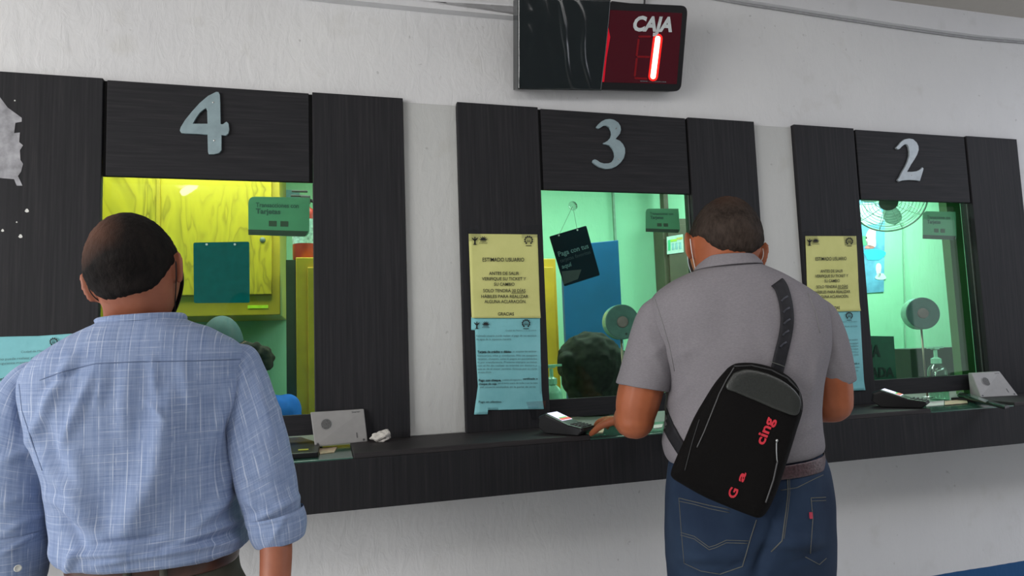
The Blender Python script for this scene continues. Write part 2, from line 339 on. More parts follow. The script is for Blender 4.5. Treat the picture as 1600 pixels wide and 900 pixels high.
# ------------------------------------------------------------------ papers
def sheet(name, poly, y, mat, parent, dx=.012):
    """paper traced by its outline: fine grid clipped by triangulation, gently waved"""
    pts = [Y(u, v, y) for u, v in poly]
    bm = bmesh.new(); vs = [bm.verts.new(p) for p in pts]; bm.faces.new(vs)
    lo = Vector([min(p[i] for p in pts) for i in range(3)]); hi = Vector([max(p[i] for p in pts) for i in range(3)])
    xx = lo.x + dx
    while xx < hi.x: bmesh.ops.bisect_plane(bm, geom=bm.faces[:] + bm.edges[:] + bm.verts[:], plane_co=(xx, 0, 0), plane_no=(1, 0, 0)); xx += dx
    zz = lo.z + dx
    while zz < hi.z: bmesh.ops.bisect_plane(bm, geom=bm.faces[:] + bm.edges[:] + bm.verts[:], plane_co=(0, 0, zz), plane_no=(0, 0, 1)); zz += dx
    for v in bm.verts:
        tz = max(0, 1 - (v.co.z - lo.z) / .06); v.co.y -= wave(v.co, lo, hi)
    bm.verts.ensure_lookup_table()
    m = MB(); m.add([v.co.copy() for v in bm.verts], [tuple(v.index for v in f.verts) for f in bm.faces]); bm.free()
    for i, v in enumerate(m.v): pass
    return m.build(name, mat, parent, smooth=True, solid=.0006, flip=False)
def wave(p, lo, hi):
    return .0012 + .0011 * (1 + noise.noise(Vector((p.x * 9, 3.1, p.z * 6)))) + max(0, .05 - (p.z - lo.z)) ** 2 * 2.0
def emblem(mb, c, h, y, kind):
    """small civic marks: a seal with a ring and leaf, a leafy mark, a stem mark"""
    def P(a, b): return Y(c[0] + a * h, c[1] + b * h, y)
    if kind == 'seal':
        for k in range(10):
            q = math.radians(130 + k * 31); mb.prism([[P(.46 * math.cos(q) - .13, .46 * math.sin(q)), P(.46 * math.cos(q), .46 * math.sin(q) - .16), P(.46 * math.cos(q) + .13, .46 * math.sin(q)), P(.46 * math.cos(q), .46 * math.sin(q) + .14)]], (0, .0003, 0))
        for a in (-.16, 0, .16): mb.prism([[P(a - .05, .2), P(a, -.25), P(a + .05, .2)]], (0, .0003, 0))
        mb.prism([[P(-.35, .62), P(.35, .62), P(.35, .7), P(-.35, .7)]], (0, .0003, 0))
    elif kind == 'lotus':
        for q in (-70, -40, -14, 14, 40, 70):
            r = math.radians(q - 90); d = (math.cos(r), math.sin(r)); e = (-d[1] * .09, d[0] * .09)
            mb.prism([[P(0, .15), P(d[0] * .3 + e[0], .15 + d[1] * .3 + e[1]), P(d[0] * .62, .15 + d[1] * .62), P(d[0] * .3 - e[0], .15 + d[1] * .3 - e[1])]], (0, .0003, 0))
        mb.prism([[P(-.4, .22), P(.4, .22), P(.4, .29), P(-.4, .29)]], (0, .0003, 0)); mb.prism([[P(-.55, .45), P(.55, .45), P(.55, .5), P(-.55, .5)]], (0, .0003, 0))
    else:
        mb.prism([[P(-.05, -.5), P(.08, -.5), P(.12, .55), P(-.12, .55)]], (0, .0003, 0))
        for s_ in (-1, 1): mb.prism([[P(0, .1), P(s_ * .3, -.15), P(s_ * .42, -.42), P(s_ * .2, -.3), P(0, -.1)]], (0, .0003, 0)); mb.prism([[P(s_ * .05, .4), P(s_ * .3, .5), P(s_ * .05, .55)]], (0, .0003, 0))
def lines_px(mb, s, uL, uR, v, vR, h, y, bold=.012, m=0):
    put_text(mb, s, Y(uL, v, y), Y(uR, vR, y), Y(uL, v - h, y) - Y(uL, v, y), (0, -1, 0), bold, 0, m, .0)

def yellow_notice(poly, T, label, y=-.0065, small=False):
    o = thing('yellow_notice', Y(poly[2][0] - 40, poly[2][1], 0), label, 'notice'); sheet('paper', poly, 0., 'yellowp', o)
    mb = MB()
    # T maps the first notice's pixels to this one's
    for s, uL, uR, v, h in (('ESTIMADO USUARIO', 754, 819, 408.5, 6), ('ANTES DE SALIR', 764, 811, 429.5, 5), ('VERIFIQUE SU TICKET Y', 753, 822, 438, 5), ('SU CAMBIO', 772, 804, 446.5, 5), ('SOLO TENDRÁ 30 DÍAS', 755, 821, 456.5, 5), ('HÁBILES PARA REALIZAR', 752, 825.5, 465.5, 5), ('ALGUNA ACLARACIÓN.', 757, 822, 473.5, 5), ('GRACIAS', 778, 803, 493, 5)):
        a = T(uL, v); b = T(uR, v + .0); c = T(uL, v - h); lines_px(mb, s, a[0], b[0], a[1], b[1], a[1] - c[1], y, .010)
    a = T(799, 457.6); b = T(821, 457.4); mb.prism([[Y(a[0], a[1], y), Y(b[0], b[1], y), Y(b[0], b[1] + .7, y), Y(a[0], a[1] + .7, y)]], (0, .0003, 0))
    hs = abs(T(0, 12)[1] - T(0, 0)[1]); emblem(mb, T(742, 376), hs, y, 'stem'); emblem(mb, T(755, 374), hs, y, 'lotus'); emblem(mb, T(826, 375.5), hs * 1.05, y, 'seal')
    mb.build('printed_text', 'ink', o); return o
def mapper(src, dst):
    A = []; Bv = []
    for (x, y_), (X, Yv) in zip(src, dst):
        A += [[x, y_, 1, 0, 0, 0, -X * x, -X * y_], [0, 0, 0, x, y_, 1, -Yv * x, -Yv * y_]]; Bv += [X, Yv]
    h = np.linalg.solve(np.array(A, float), np.array(Bv, float))
    def f(x, y_): d = h[6] * x + h[7] * y_ + 1; return ((h[0] * x + h[1] * y_ + h[2]) / d, (h[3] * x + h[4] * y_ + h[5]) / d)
    return f
q3 = [(732, 365.5), (839.5, 366.5), (844, 497), (736.5, 497)]
q2 = [(1257.5, 369), (1337, 369), (1343, 486), (1262, 488)]
yellow_notice(q3, lambda a, b: (a, b), 'yellow printed notice taped left of window three, upper sheet, fully visible')
yellow_notice(q2, mapper(q3, q2), 'yellow printed notice taped left of window two, beside the grey polo shoulder')
BODY = [(546, 'Estimado usuario, para realizar el pago de sus servicios', 526.5), (0, 'se dispone de las siguientes formas:', 532)]
def teal_notice(poly, T, label, marks=True):
    o = thing('teal_notice', Y(poly[0][0] + 30, poly[2][1], 0), label, 'notice'); sheet('paper', poly, .001, 'tealp', o)
    mb = MB(); mf = MB(); y = -.0055
    def ln(M_, s, uL, uR, v, h, bd=.0): a = T(uL, v); b = T(uR, v - .4); c = T(uL, v - h); lines_px(M_, s, a[0], b[0], a[1], b[1], a[1] - c[1], y, bd)
    ln(mf, 'Ciudad de México, a 15 de enero', 790, 838, 517.5, 2.4)
    ln(mf, 'Estimado usuario puede realizar el pago de sus servicios', 744, 838, 526, 3); ln(mf, 'de agua de la siguiente manera:', 744, 799, 531.5, 3)
    ln(mb, 'Tarjeta de crédito o débito', 746, 799, 551.5, 3.6, .03); ln(mf, 'se aceptan las tarjetas', 801, 838, 550.5, 3)
    for i, s in enumerate(('bancarias, visa y similares. No se aceptan', 'tarjetas, cheques, vales ni pagos en parcialidades', 'ni por transferencia. Presente siempre su ticket', 'con el fin de realizar su trámite sin demora y', 'que se dé el mejor servicio. Gracias por su visita')): ln(mf, s, 746, 839, 557 + i * 5.2, 3)
    ln(mf, 'en esta oficina.', 747, 768, 583, 3)
    ln(mb, 'Pago con cheque,', 748, 783, 596, 3.6, .03); ln(mf, 'a nombre del organismo y', 785, 815, 595, 3); ln(mb, 'certificado o', 817, 840, 593.5, 3.2, .02)
    ln(mb, 'cheque de caja', 748, 776, 601.5, 3.4, .02); ln(mf, 'por el monto exacto del recibo y con los datos', 778, 840, 600, 3); ln(mf, 'del usuario anotados en la parte de atrás', 750, 837, 606, 3)
    ln(mb, 'Pago en efectivo.', 748, 784, 629.5, 3.2, .01)
    hs = abs(T(0, 12)[1] - T(0, 0)[1]); emblem(mb, T(745, 508), hs * .9, y, 'stem'); emblem(mb, T(759, 506.5), hs * .9, y, 'lotus'); emblem(mb, T(822, 505.5), hs, y, 'seal')
    mb.build('printed_text', 'ink', o); mf.build('small_print', 'inkf', o); return o
t3 = [(736, 495.5), (843.5, 495.5), (844.5, 560), (846, 610), (849, 639), (762, 640.5), (761, 647), (740, 647.5), (744, 622), (746.5, 603), (744, 565), (742, 516), (736, 515.5)]
teal_notice(t3, lambda a, b: (a, b), 'long torn teal printed notice left of window three, under the yellow sheet')
s4 = [(737, 496), (843.5, 496), (848, 639), (742, 639)]
t2q = [(1262, 486), (1343, 485), (1350, 609), (1268, 612)]
teal_notice([(1262, 484), (1343, 483), (1346, 540), (1350, 609.5), (1300, 612), (1268, 612)], mapper(s4, t2q), 'teal printed notice left of window two, partly behind the polo shirt shoulder')
t4q = [(-52, 529), (118, 521), (130, 700), (-45, 708)]
teal_notice([(-52, 529), (10, 526), (60, 525), (118, 521), (130, 700), (-45, 708)], mapper(s4, t4q), 'teal printed notice at far left behind the shoulder of the blue checked shirt')
def tape(pts, label, y=-.005):
    m = MB(); m.prism([[Y(u, v, y) for u, v in pts]], (0, .0005, 0)); tag(m.build('clear_tape', 'tape'), label, 'tape')
tape([(816, 352), (842, 351), (843, 371), (815, 372)], 'piece of shiny clear tape at top right of the yellow notice by window three')
tape([(727, 358), (747, 352), (752, 370), (731, 378)], 'piece of shiny clear tape at top left of the yellow notice by window three')
tape([(1254, 362), (1275, 358), (1279, 378), (1260, 383)], 'piece of clear tape at top left of the yellow notice by window two')
tape([(1316, 358), (1334, 356), (1340, 382), (1320, 384)], 'piece of clear tape at top right of the yellow notice by window two')
tape([(822, 628), (853, 626), (851, 654), (832, 656)], 'crumpled piece of clear tape below the teal notice by window three')
# torn white poster remains at far left
tm = MB(); torn = [(-30, 150), (0, 152), (12, 168), (34, 184), (34, 190), (24, 192), (22, 208), (31, 207), (30, 222), (36, 227), (31, 235), (32, 250), (36, 256), (33, 268), (28, 275), (35, 290), (26, 290), (22, 280), (0, 278), (-30, 276)]
tm.prism([[Y(u, v, -.0011) for u, v in torn]], (0, .001, 0)); to = tm.build('poster_remnant', simple('scraped_white_paper', (.30, .30, .32, 1), .8, 0, .3, .35, 30)); tag(to, 'torn white remains of a poster stuck to the leftmost dark panel', 'paper')
hole = MB(); hole.prism([[Y(u, v, -.0016) for u, v in ((-4, 162), (4, 172), (16, 204), (10, 200), (2, 192), (-10, 190))]], (0, .002, 0)); hole.build('torn_gap', 'woodv', to).location = -to.location
bl = MB(); bl.prism([[Y(u, v, -.0016) for u, v in ((20, 222), (24, 224), (27, 236), (23, 232))]], (0, .001, 0)); bl.build('printed_scrap', simple('blue_scrap', (.03, .05, .16, 1)), to).location = -to.location
for i, (u, v, r) in enumerate(((42, 329, 3), (4, 360, 2.2), (32, 369, 3), (26, 347, 1.2), (23, 157, 1.2))):
    m = MB(); m.prism([[Y(u + r * math.cos(q) * (1 + .3 * math.sin(3 * q)), v + r * math.sin(q), -.0006) for q in [k * .7 for k in range(9)]]], (0, .0008, 0)); tag(m.build('paper_speck', 'white'), 'tiny white paper speck left on the leftmost dark panel', 'paper speck', 'paper specks on the leftmost panel')

# ------------------------------------------------------------------ numbered display above window three
dy = -.09
DQ = Y(935, 140, -.045); DN = Vector((0, -math.cos(.33), -math.sin(.33)))
def DP(u, v, off=0.): r = ray(u, v); c = DQ + DN * off; return CP + r * ((c - CP).dot(DN) / r.dot(DN))
D = thing('queue_display', Y(935, 140, WY), 'black LED turn display reading CAJA 1 in red, half wrapped in black plastic', 'display sign')
def rrect(P, c, r, n=5):
    """rounded quad through corner points P (world), in order"""
    out = []
    for i in range(4):
        p = P[i]; a = (P[i - 1] - p).normalized(); b = (P[(i + 1) % 4] - p).normalized()
        for k in range(n + 1):
            t = k / n; out.append(p + a * r * (1 - t) ** 2 + b * r * t ** 2)
    return out
case = rrect([DP(812, -3), DP(1075, 9), DP(1064, 143), DP(811, 137)], None, .028)
mb = MB(); mb.prism([case], -DN * .058); mb.build('casing', 'black', D, bevel=.004)
MT['redface'] = simple('red_acrylic', (.030, .003, .006, 1), .15, 0, .6, .05, 10, rgb(60, 4, 14), .5)
fp = [DP(u, v, .0015) for u, v in ((930, 14.5), (1066, 20.5), (1057.5, 131.5), (925, 128))]
mb = MB(); mb.prism([fp], -DN * .003); mb.build('red_window', 'redface', D)
MT['glow1'] = simple('lit_segment', (.8, .1, .05, 1), .5, 0, .3, .0, 10, (1, .30, .20, 1), 9)
MT['glow2'] = simple('lit_segment_halo', (.3, .0, .0, 1), .5, 0, .3, .0, 10, (1, .02, .015, 1), .9)
def bar(mb, a, b, w_, y): 
    A = Vector(a); B = Vector(b); d = (B - A).normalized(); n = Vector((-d.y, d.x)) * w_ / 2; L_ = []
    for k in range(7): q = math.pi * k / 6; L_.append(A + n * math.cos(q) - d * math.sin(q) * w_ / 2)
    for k in range(7): q = math.pi * k / 6; L_.append(B - n * math.cos(q) + d * math.sin(q) * w_ / 2)
    mb.prism([[DP(p.x, p.y, y) for p in L_]], -DN * .001)
mb = MB(); bar(mb, (1028, 60), (1020.6, 119.5), 8, .005); mb.build('lit_segment', 'glow1', D)
mb = MB(); bar(mb, (1028, 60), (1020.6, 119.5), 15, .003); mb.build('segment_halo', 'glow2', D)
MT['dim'] = simple('unlit_segment', (.07, .004, .006, 1), .3, 0, .3, .0, 10, rgb(95, 6, 12), .7)
for a, b in (((999, 57), (1016, 57)), ((998, 62), (995, 86)), ((995, 92), (992, 118)), ((997, 88.5), (1014, 89)), ((993, 122), (1010, 123))):
    mb = MB(); bar(mb, a, b, 3, .0025); mb.build('unlit_segment', 'dim', D)
mb = MB(); put_text(mb, 'CAJA', DP(988, 47.5, .003), DP(1050, 49, .003), DP(991, 25.5) - DP(988, 47.5), DN, .045, .12); mb.build('lettering', 'whitetxt', D)
mb = MB(); put_text(mb, 'www.........com.mx', DP(1000, 127.5, .003), DP(1041, 129, .003), DP(1000, 125) - DP(1000, 127.5), DN, .0, 0); mb.build('web_address', 'signtxt', D)
# plastic wrap: wrinkled sheet round the left side
rows = []; N = 120
for i in range(60):
    tz = i / 59; row = []
    for k in range(N):
        s_ = k / (N - 1)                                     # 0: back left ... 1: right edge on the front
        uR = 954 - 15 * tz ** 1.2; vtop, vbot = -4, 139
        if s_ < .16: q = s_ / .16; v = vtop + (vbot - vtop) * tz; p = DP(811, v + .5) - DN * .058 * (1 - q) + Vector((-.004, 0, 0))
        else:
            q = (s_ - .16) / .84; u = 810 + (uR - 810) * q; v = (vtop - 1) + (vbot - vtop + 1.5) * tz + 4.5 * q * (1 - tz) + 2 * q * tz
            e = min(1, q * 6) * min(1, (1 - q) * 8) * math.sin(math.pi * tz) ** .5
            a = (u - 840 - 26 * tz) * .24; amp = math.exp(-((u - 880 - 28 * tz) / 30) ** 2)
            p = DP(u, v, .005 + (.0055 * amp * max(0, math.sin(a + noise.noise(Vector((u * .03, tz * 2, 0))) * 3)) ** 2 + .0022 * noise.noise(Vector((u * .06, tz * 3, 1))) + .001) * e)
        p.y -= .002 * noise.noise(Vector((s_ * 22, tz * 9, 4))) * (s_ < .3)
        row.append(p)
    rows.append(row)
MT['wrap'] = simple('black_plastic_film', (.008, .012, .013, 1), .16, 0, .8)
MB().grid(rows).build('plastic_wrap', 'wrap', D, smooth=True, solid=.001, flip=False)
MT['bleed'] = simple('red_glow_strip', (.2, .0, .01, 1), .3, 0, .3, .3, 30, (1, .01, .03, 1), .38)
mb = MB(); mb.prism([[DP(u, v, .002) for u, v in ((950, 40), (953.5, 58), (948, 90), (944, 128), (936, 128), (936, 60))]], -DN * .001); mb.build('glow_strip', 'bleed', D)
tc = DP(990, 6); mb = MB(); mb.box(tc.x - .07, tc.x + .09, tc.y + .03, WY - .001, tc.z - .05, tc.z + .02); mb.build('mount_bracket', 'blackm', D, bevel=.003)
mc = DP(935, 70); mb = MB(); mb.box(mc.x - .12, mc.x + .12, mc.y + .045, WY - .001, mc.z - .05, mc.z + .08); mb.build('wall_mount', 'blackm', D)
MB().tube([Vector((tc.x + .13, .0, tc.z - .01)), Vector((tc.x + .12, .008, tc.z + .06)), Vector((tc.x + .14, .012, CEIL))], .004, 8).build('power_cord', 'greyd', D, smooth=True)

# ------------------------------------------------------------------ stickers and signs on the glass (inside face)
GI = GY + .007
def card_sticker(q, label, grp=None):
    P = [Y(u, v, GI) for u, v in q]; o = thing('card_sticker', (sum(p.x for p in P) / 4, GI, P[2].z), label, 'sticker')
    def at(a, b): return P[0].lerp(P[1], a).lerp(P[3].lerp(P[2], a), b)
    L = []; r = .11
    for k in range(6): t = k / 5; L.append(at(r * 1.0 * t ** 2, .18 * (1 - t) ** 2))
    L += [at(1, 0)]
    for k in range(6): t = k / 5; L.append(at(1 - r * t ** 2, 1 - .18 * (1 - t) ** 2))
    L += [at(0, 1)]
    MB().prism([L], (0, .002, 0)).build('face', 'sticker', o)
    mb = MB(); mb.prism([[at(0, .86), at(.985, .86), at(.93, .995), at(0, 1)]], (0, .0006, 0)); [setattr(v, 'y', v.y - .0008) for v in mb.v]; mb.build('lower_band', 'stickerd', o)
    mb = MB(); up = (at(0, 0) - at(0, .13)); put_text(mb, 'Transacciones con', at(.12, .27), at(.82, .27), up * .9, (0, -1, 0), .02, 0, 0, .0012); put_text(mb, 'Tarjetas', at(.12, .44), at(.52, .44), up, (0, -1, 0), .035, 0, 0, .0012); mb.build('lettering', 'stickert', o)
    for a in (.33, .52): mb = MB(); mb.prism([[at(a, .62), at(a + .13, .62), at(a + .13, .76), at(a, .76)]], (0, .0006, 0)); [setattr(v, 'y', v.y - .0008) for v in mb.v]; mb.build('card_logo', 'stickerc', o)
card_sticker([(388, 307), (484, 309), (483, 370), (388, 367)], 'green card-payment sticker with cut corners on the glass of window four')
card_sticker([(1009, 326), (1060, 326), (1063, 364), (1009, 362)], 'green card-payment sticker on the glass of window three, near the polo man')
card_sticker([(1442, 330), (1493, 331), (1495, 375), (1442, 373)], 'green card-payment sticker on the glass of window two, beside the fan')
o = thing('teal_sign', Y(346, 474, GI), 'dark teal square acrylic sign on the glass before the yellow cupboard', 'sign')
MB().prism([rrect([Y(302, 379, GI), Y(389.5, 377.5, GI), Y(390, 473, GI), Y(303, 473.5, GI)], None, .006)], (0, .003, 0)).build('acrylic_sheet', 'signteal', o)
for u in (323, 367): disc_ = MB(); disc(disc_, Y(u, 382, GI), .0035); disc_.build('suction_button', 'whitetxt', o)
o = thing('hanging_sign', Y(897, 447, GI), 'tilted navy sign reading Paga con tus aquí hanging inside window three', 'sign')
HS = [(858.5, 369.5), (916, 352.5), (937.5, 430), (882, 447.5)]
MB().prism([rrect([Y(u, v, GI) for u, v in HS], None, .005)], (0, .003, 0)).build('acrylic_sheet', 'signdark', o)
mb = MB()
put_text(mb, 'Paga con tus', Y(873, 401, GI - .001), Y(920, 387.5, GI - .001), Y(871, 393.5, GI) - Y(873, 401, GI), (0, -1, 0), .01, 0)
put_text(mb, 'aquí', Y(878.5, 420, GI - .001), Y(893.5, 415.5, GI - .001), Y(876.8, 413.5, GI) - Y(878.5, 420, GI), (0, -1, 0), .01, 0); mb.build('lettering', 'signtxt', o)
mb = MB(); put_text(mb, 'tarjetas favoritas', Y(875.5, 410.5, GI - .001), Y(923, 396, GI - .001), Y(874, 405, GI) - Y(875.5, 410.5, GI), (0, -1, 0), .0, 0); mb.build('faded_lettering', simple('faded_print', (.02, .045, .06, 1)), o)
mb = MB(); mb.prism([[Y(u, v, GI - .001) for u, v in ((877.5, 424), (908.5, 421), (903, 436), (881, 444.5))]], (0, .0005, 0)); mb.build('pale_patch', simple('grey_patch', (.045, .062, .062, 1), .3), o)
mb = MB()
for a in ((873, 368), (902, 359.5)): mb.tube([Y(a[0], a[1], GI - .002), Y(895, 322, GI + .004)], .0006, 6)
mb.build('string', 'greyd', o)
for a in ((873, 368), (902, 359.5)): mb = MB(); disc(mb, Y(a[0], a[1], GI), .003); mb.build('eyelet', 'whitetxt', o)
mb = MB(); mb.lathe(Y(895, 322, GI), (0, 1, 0), [(.018, 0), (.017, .001), (.009, .006), (.006, .013), (.007, .018), (.004, .02)], 24); tag(mb.build('suction_cup', 'clear', smooth=True), 'small clear suction cup with string at top left of window three', 'suction cup')

# closed-window board, window two
o = thing('closed_board', Z(1370, 596, ZL), 'green board with dark lettering leaning inside at bottom left of window two', 'sign')
yb = .17
MB().prism([[Y(1296, 524, yb), Y(1396.5, 525.5, yb), Vector((Y(1400.5, 597, yb).x, yb, ZL - .0163)), Vector((Y(1297, 600, yb).x, yb, ZL - .0163))]], (0, .006, 0)).build('board', 'signgreen', o)
mb = MB(); put_text(mb, 'CAJA', Y(1335, 558.5, yb - .002), Y(1376, 557, yb - .002), Y(1319, 540, yb) - Y(1319, 558.5, yb), (0, -1, 0), .03)
put_text(mb, 'CERRADA', Y(1319, 590, yb - .002), Y(1397, 588.5, yb - .002), Y(1303, 575, yb) - Y(1303, 590, yb), (0, -1, 0), .03); mb.build('lettering', simple('dark_green_print', (.002, .012, .008, 1)), o)

# round speaker drums on poles
MT['drum'] = simple('teal_grey_enamel', (.12, .18, .19, 1), .45, 0, .3); MT['drumside'] = simple('pale_green_shell', (.26, .50, .40, 1), .2, 0, .5); MT['pink'] = simple('pinkish_cone', (.30, .17, .20, 1), .5)
def drum(u, v, r_px, y, vbase, label, ax):
    c = Y(u, v, y); dep = (c - CP).dot(CC); r = r_px / CF * dep; ax = Vector(ax).normalized()
    o = thing('intercom_drum', (c.x, c.y + .03, ZL - .016), label, 'intercom'); T_ = r * .70
    MB().lathe(c, -ax, [(r * .97, 0), (r, .002), (r, T_), (r * .9, T_ + .008), (r * .3, T_ + .012)], 48).build('shell', 'drumside', o, smooth=False)
    MB().lathe(c - ax * .001, ax, [(r * .985, 0), (r * .985, .003), (r * .93, .005), (r * .45, .004), (r * .3, -.002 + .004)], 48).build('front_disc', 'drum', o)
    MB().lathe(c + ax * .001, ax, [(r * .33, 0), (r * .30, .006), (r * .22, .0075), (r * .1, .008)], 32).build('centre_cone', 'pink', o)
    px_, py_ = PX(c); b = c - ax * T_ * .55 - Vector((0, 0, r * .97))
    MB().lathe(c + (-CB * r * .68 + CA * r * .2) + ax * .003, ax, [(r * .08, 0), (r * .07, .004)], 12).build('knob', 'greyd', o)
    MB().tube([b + Vector((0, 0, .01)), Vector((b.x, b.y, ZL - .012))], .0042, 12).build('pole', simple('bronze_pole', (.30, .24, .19, 1), .3, .7), o, smooth=True)
    MB().lathe((b.x, b.y, ZL - .0165), (0, 0, 1), [(.022, 0), (.022, .004), (.01, .008)], 24).build('base', 'steel', o)
axd = Vector((-.10, -1, -.0))
drum(972.5, 503, 27.5, .16, 600, 'round teal-grey drum intercom on thin pole inside window three', (-.16, -1, 0))
drum(1442, 489.5, 25, .17, 590, 'round teal-grey drum intercom on thin pole inside window two', (-.42, -1, .02))

# pump bottles
MT['bottle'] = simple('pale_green_bottle', (.36, .70, .52, 1), .2, 0, .6); MT['bottle_c'] = glass('clear_bottle', (.60, .90, .74, 1), .16)
def pump(u, v_bot, v_top, y, mat, label, side=1):
    b = Y(u, v_bot, y); t = Y(u, v_top, y); b = Vector((b.x, b.y, ZL - .0165)); H_ = t.z - b.z
    o = thing('pump_bottle', b, label, 'bottle'); r = H_ * .16
    MB().lathe(b, (0, 0, 1), [(r * .9, 0), (r, .004), (r, H_ * .52), (r * .85, H_ * .60), (r * .45, H_ * .66), (r * .42, H_ * .68)], 28).build('bottle_body', mat, o, smooth=True)
    MB().lathe(b + Vector((0, 0, H_ * .67)), (0, 0, 1), [(r * .55, 0), (r * .55, H_ * .09), (r * .3, H_ * .11), (r * .2, H_ * .12), (r * .2, H_ * .25)], 20).build('pump_collar', 'bottle', o)
    mb = MB(); z = b.z + H_ * .93; mb.box(b.x - r * .35, b.x + r * .35, b.y - r * .3, b.y + r * .3, z, z + H_ * .05); mb.box(b.x - (r * 1.1), b.x + r * 1.1, b.y - r * .18, b.y + r * .18, z + H_ * .02, z + H_ * .055); mb.build('pump_head', 'bottle', o, bevel=.001)
pump(863.5, 634, 568, .13, 'bottle', 'pale green pump bottle inside window three at bottom left')
pump(1466, 600, 540, .10, 'bottle_c', 'clear pump bottle inside window two beside the drum intercom')
o = MB().prism([[Y(u, v, .45) for u, v in ((1422, 545), (1494, 542), (1496, 600), (1426, 604))]], (0, .12, 0)).build('dark_monitor', simple('dark_green_grey', (.035, .055, .045, 1), .5), bevel=.003); tag(o, 'dark rectangular box behind the pump bottle inside window two', 'monitor')

# ------------------------------------------------------------------ interior of booth four
yc = 1.2
def P4(u, v): return Y(u, v, yc)
a = P4(438, 492); tl = P4(120, 270)
cz0 = a.z; xr = a.x; xl = -2.2; cz1 = 2.5
o = thing('wall_cupboard', (xl / 2 + xr / 2, BY - .02, cz0), 'large yellow plywood wall cupboard inside window four', 'cupboard')
MB().box(xl, xr, yc, BY - .002, cz0, cz1).build('carcass', 'yel', o, bevel=.004)
xd = P4(247, 400).x; zf = P4(300, 462).z
MB().box(xl + .02, xd - .004, yc - .02, yc - .001, zf, cz1 - .02).build('door', 'ply', o, bevel=.003)
MB().box(xd + .004, P4(425, 400).x, yc - .02, yc - .001, zf, cz1 - .02).build('door', 'ply', o, bevel=.003)
MB().box(xd - .003, xd + .012, yc - .03, yc - .02, zf, cz1 - .02).build('door_edge_strip', 'yel', o)
lk = P4(411, 376); MB().lathe((lk.x, yc - .02, lk.z), (0, -1, 0), [(.014, 0), (.012, .006), (.004, .008)], 16).build('lock', 'steel', o)
q = [Y(u, v, yc - .003) for u, v in ((387, 477), (419, 476.5), (419, 481.5), (387, 482))]; MB().prism([q], (0, .002, 0)).build('bright_label', simple('fluorescent_label', (.62, .95, .03, 1), .5), o)
# mustard cabinet right, extinguisher
y2 = .85
ca = Y(462, 402, y2); cb_ = Y(510, 402, y2)
o = thing('mustard_cabinet', ((ca.x + .7) / 2, 1.0, 0), 'tall mustard yellow cabinet at the right inside window four', 'cabinet')
xr2 = -.02
MB().box(ca.x, xr2, y2, 1.25, 0, ca.z).build('carcass', 'yelc', o, bevel=.004)
dl = Y(481, 500, y2).x
MB().box(dl, xr2 - .215, y2 - .015, y2 - .001, .15, Y(481, 418, y2).z).build('door', 'yelc', o, bevel=.004)
MB().box(xr2 - .205, xr2 - .02, y2 - .015, y2 - .001, .15, Y(481, 418, y2).z).build('door', 'yelc', o, bevel=.004)
MB().box(Y(447, 500, y2).x, ca.x - .0005, y2 + .012, 1.25, 0, ca.z - .01).build('shade_box', simple('shade_dark', (.045, .055, .035, 1), .5), o)  # shade beside the cabinet, put in as a dark box
ce = Y(482, 390, y2 + .1); ex = Vector((ce.x + .01, y2 + .14, ca.z))
dep = (ce - CP).dot(CC); R = 20 / CF * dep; ex.x = Y(478, 390, y2 + .14).x
zt = Y(487, 333, y2 + .14).z
o = thing('fire_extinguisher', ex, 'red fire extinguisher with white label standing on the mustard cabinet', 'fire extinguisher')
MB().lathe(ex, (0, 0, 1), [(R * .85, 0), (R, .01), (R, (zt - ex.z) * .92), (R * .8, (zt - ex.z) * 1.03), (R * .35, (zt - ex.z) * 1.12), (R * .28, (zt - ex.z) * 1.2)], 28).build('cylinder', 'red', o, smooth=True)
MB().lathe(ex + Vector((0, 0, (zt - ex.z) * .34)), (0, 0, 1), [(R * 1.015, 0), (R * 1.015, (zt - ex.z) * .5)], 28).build('label_band', simple('pale_label', (.40, .58, .58, 1), .5, 0, .5, .5, 60), o)
top = ex + Vector((0, 0, (zt - ex.z) * 1.2)); mb = MB(); mb.box(top.x - .022, top.x + .022, top.y - .012, top.y + .012, top.z, top.z + .035)
mb.box(top.x - .065, top.x + .01, top.y - .008, top.y + .008, top.z + .03, top.z + .038); mb.box(top.x - .06, top.x + .01, top.y - .008, top.y + .008, top.z + .052, top.z + .06); mb.build('valve_handle', 'greyd', o, bevel=.002)
MB().tube([top + Vector((.02, 0, .015)), top + Vector((.055, -.01, .0)), top + Vector((.075, -.01, -.06)), top + Vector((.078, -.01, -.16))], .008, 10).build('hose', 'black', o, smooth=True)
pb = MB().prism([[Y(u, v, BY - .006) for u, v in ((443, 296), (468, 298), (468, 312), (443, 310))]], (0, .004, 0)).build('blue_notice', simple('pale_blue_print', (.18, .38, .50, 1)), ); tag(pb, 'pale blue notice high on the mint wall above the extinguisher', 'notice')

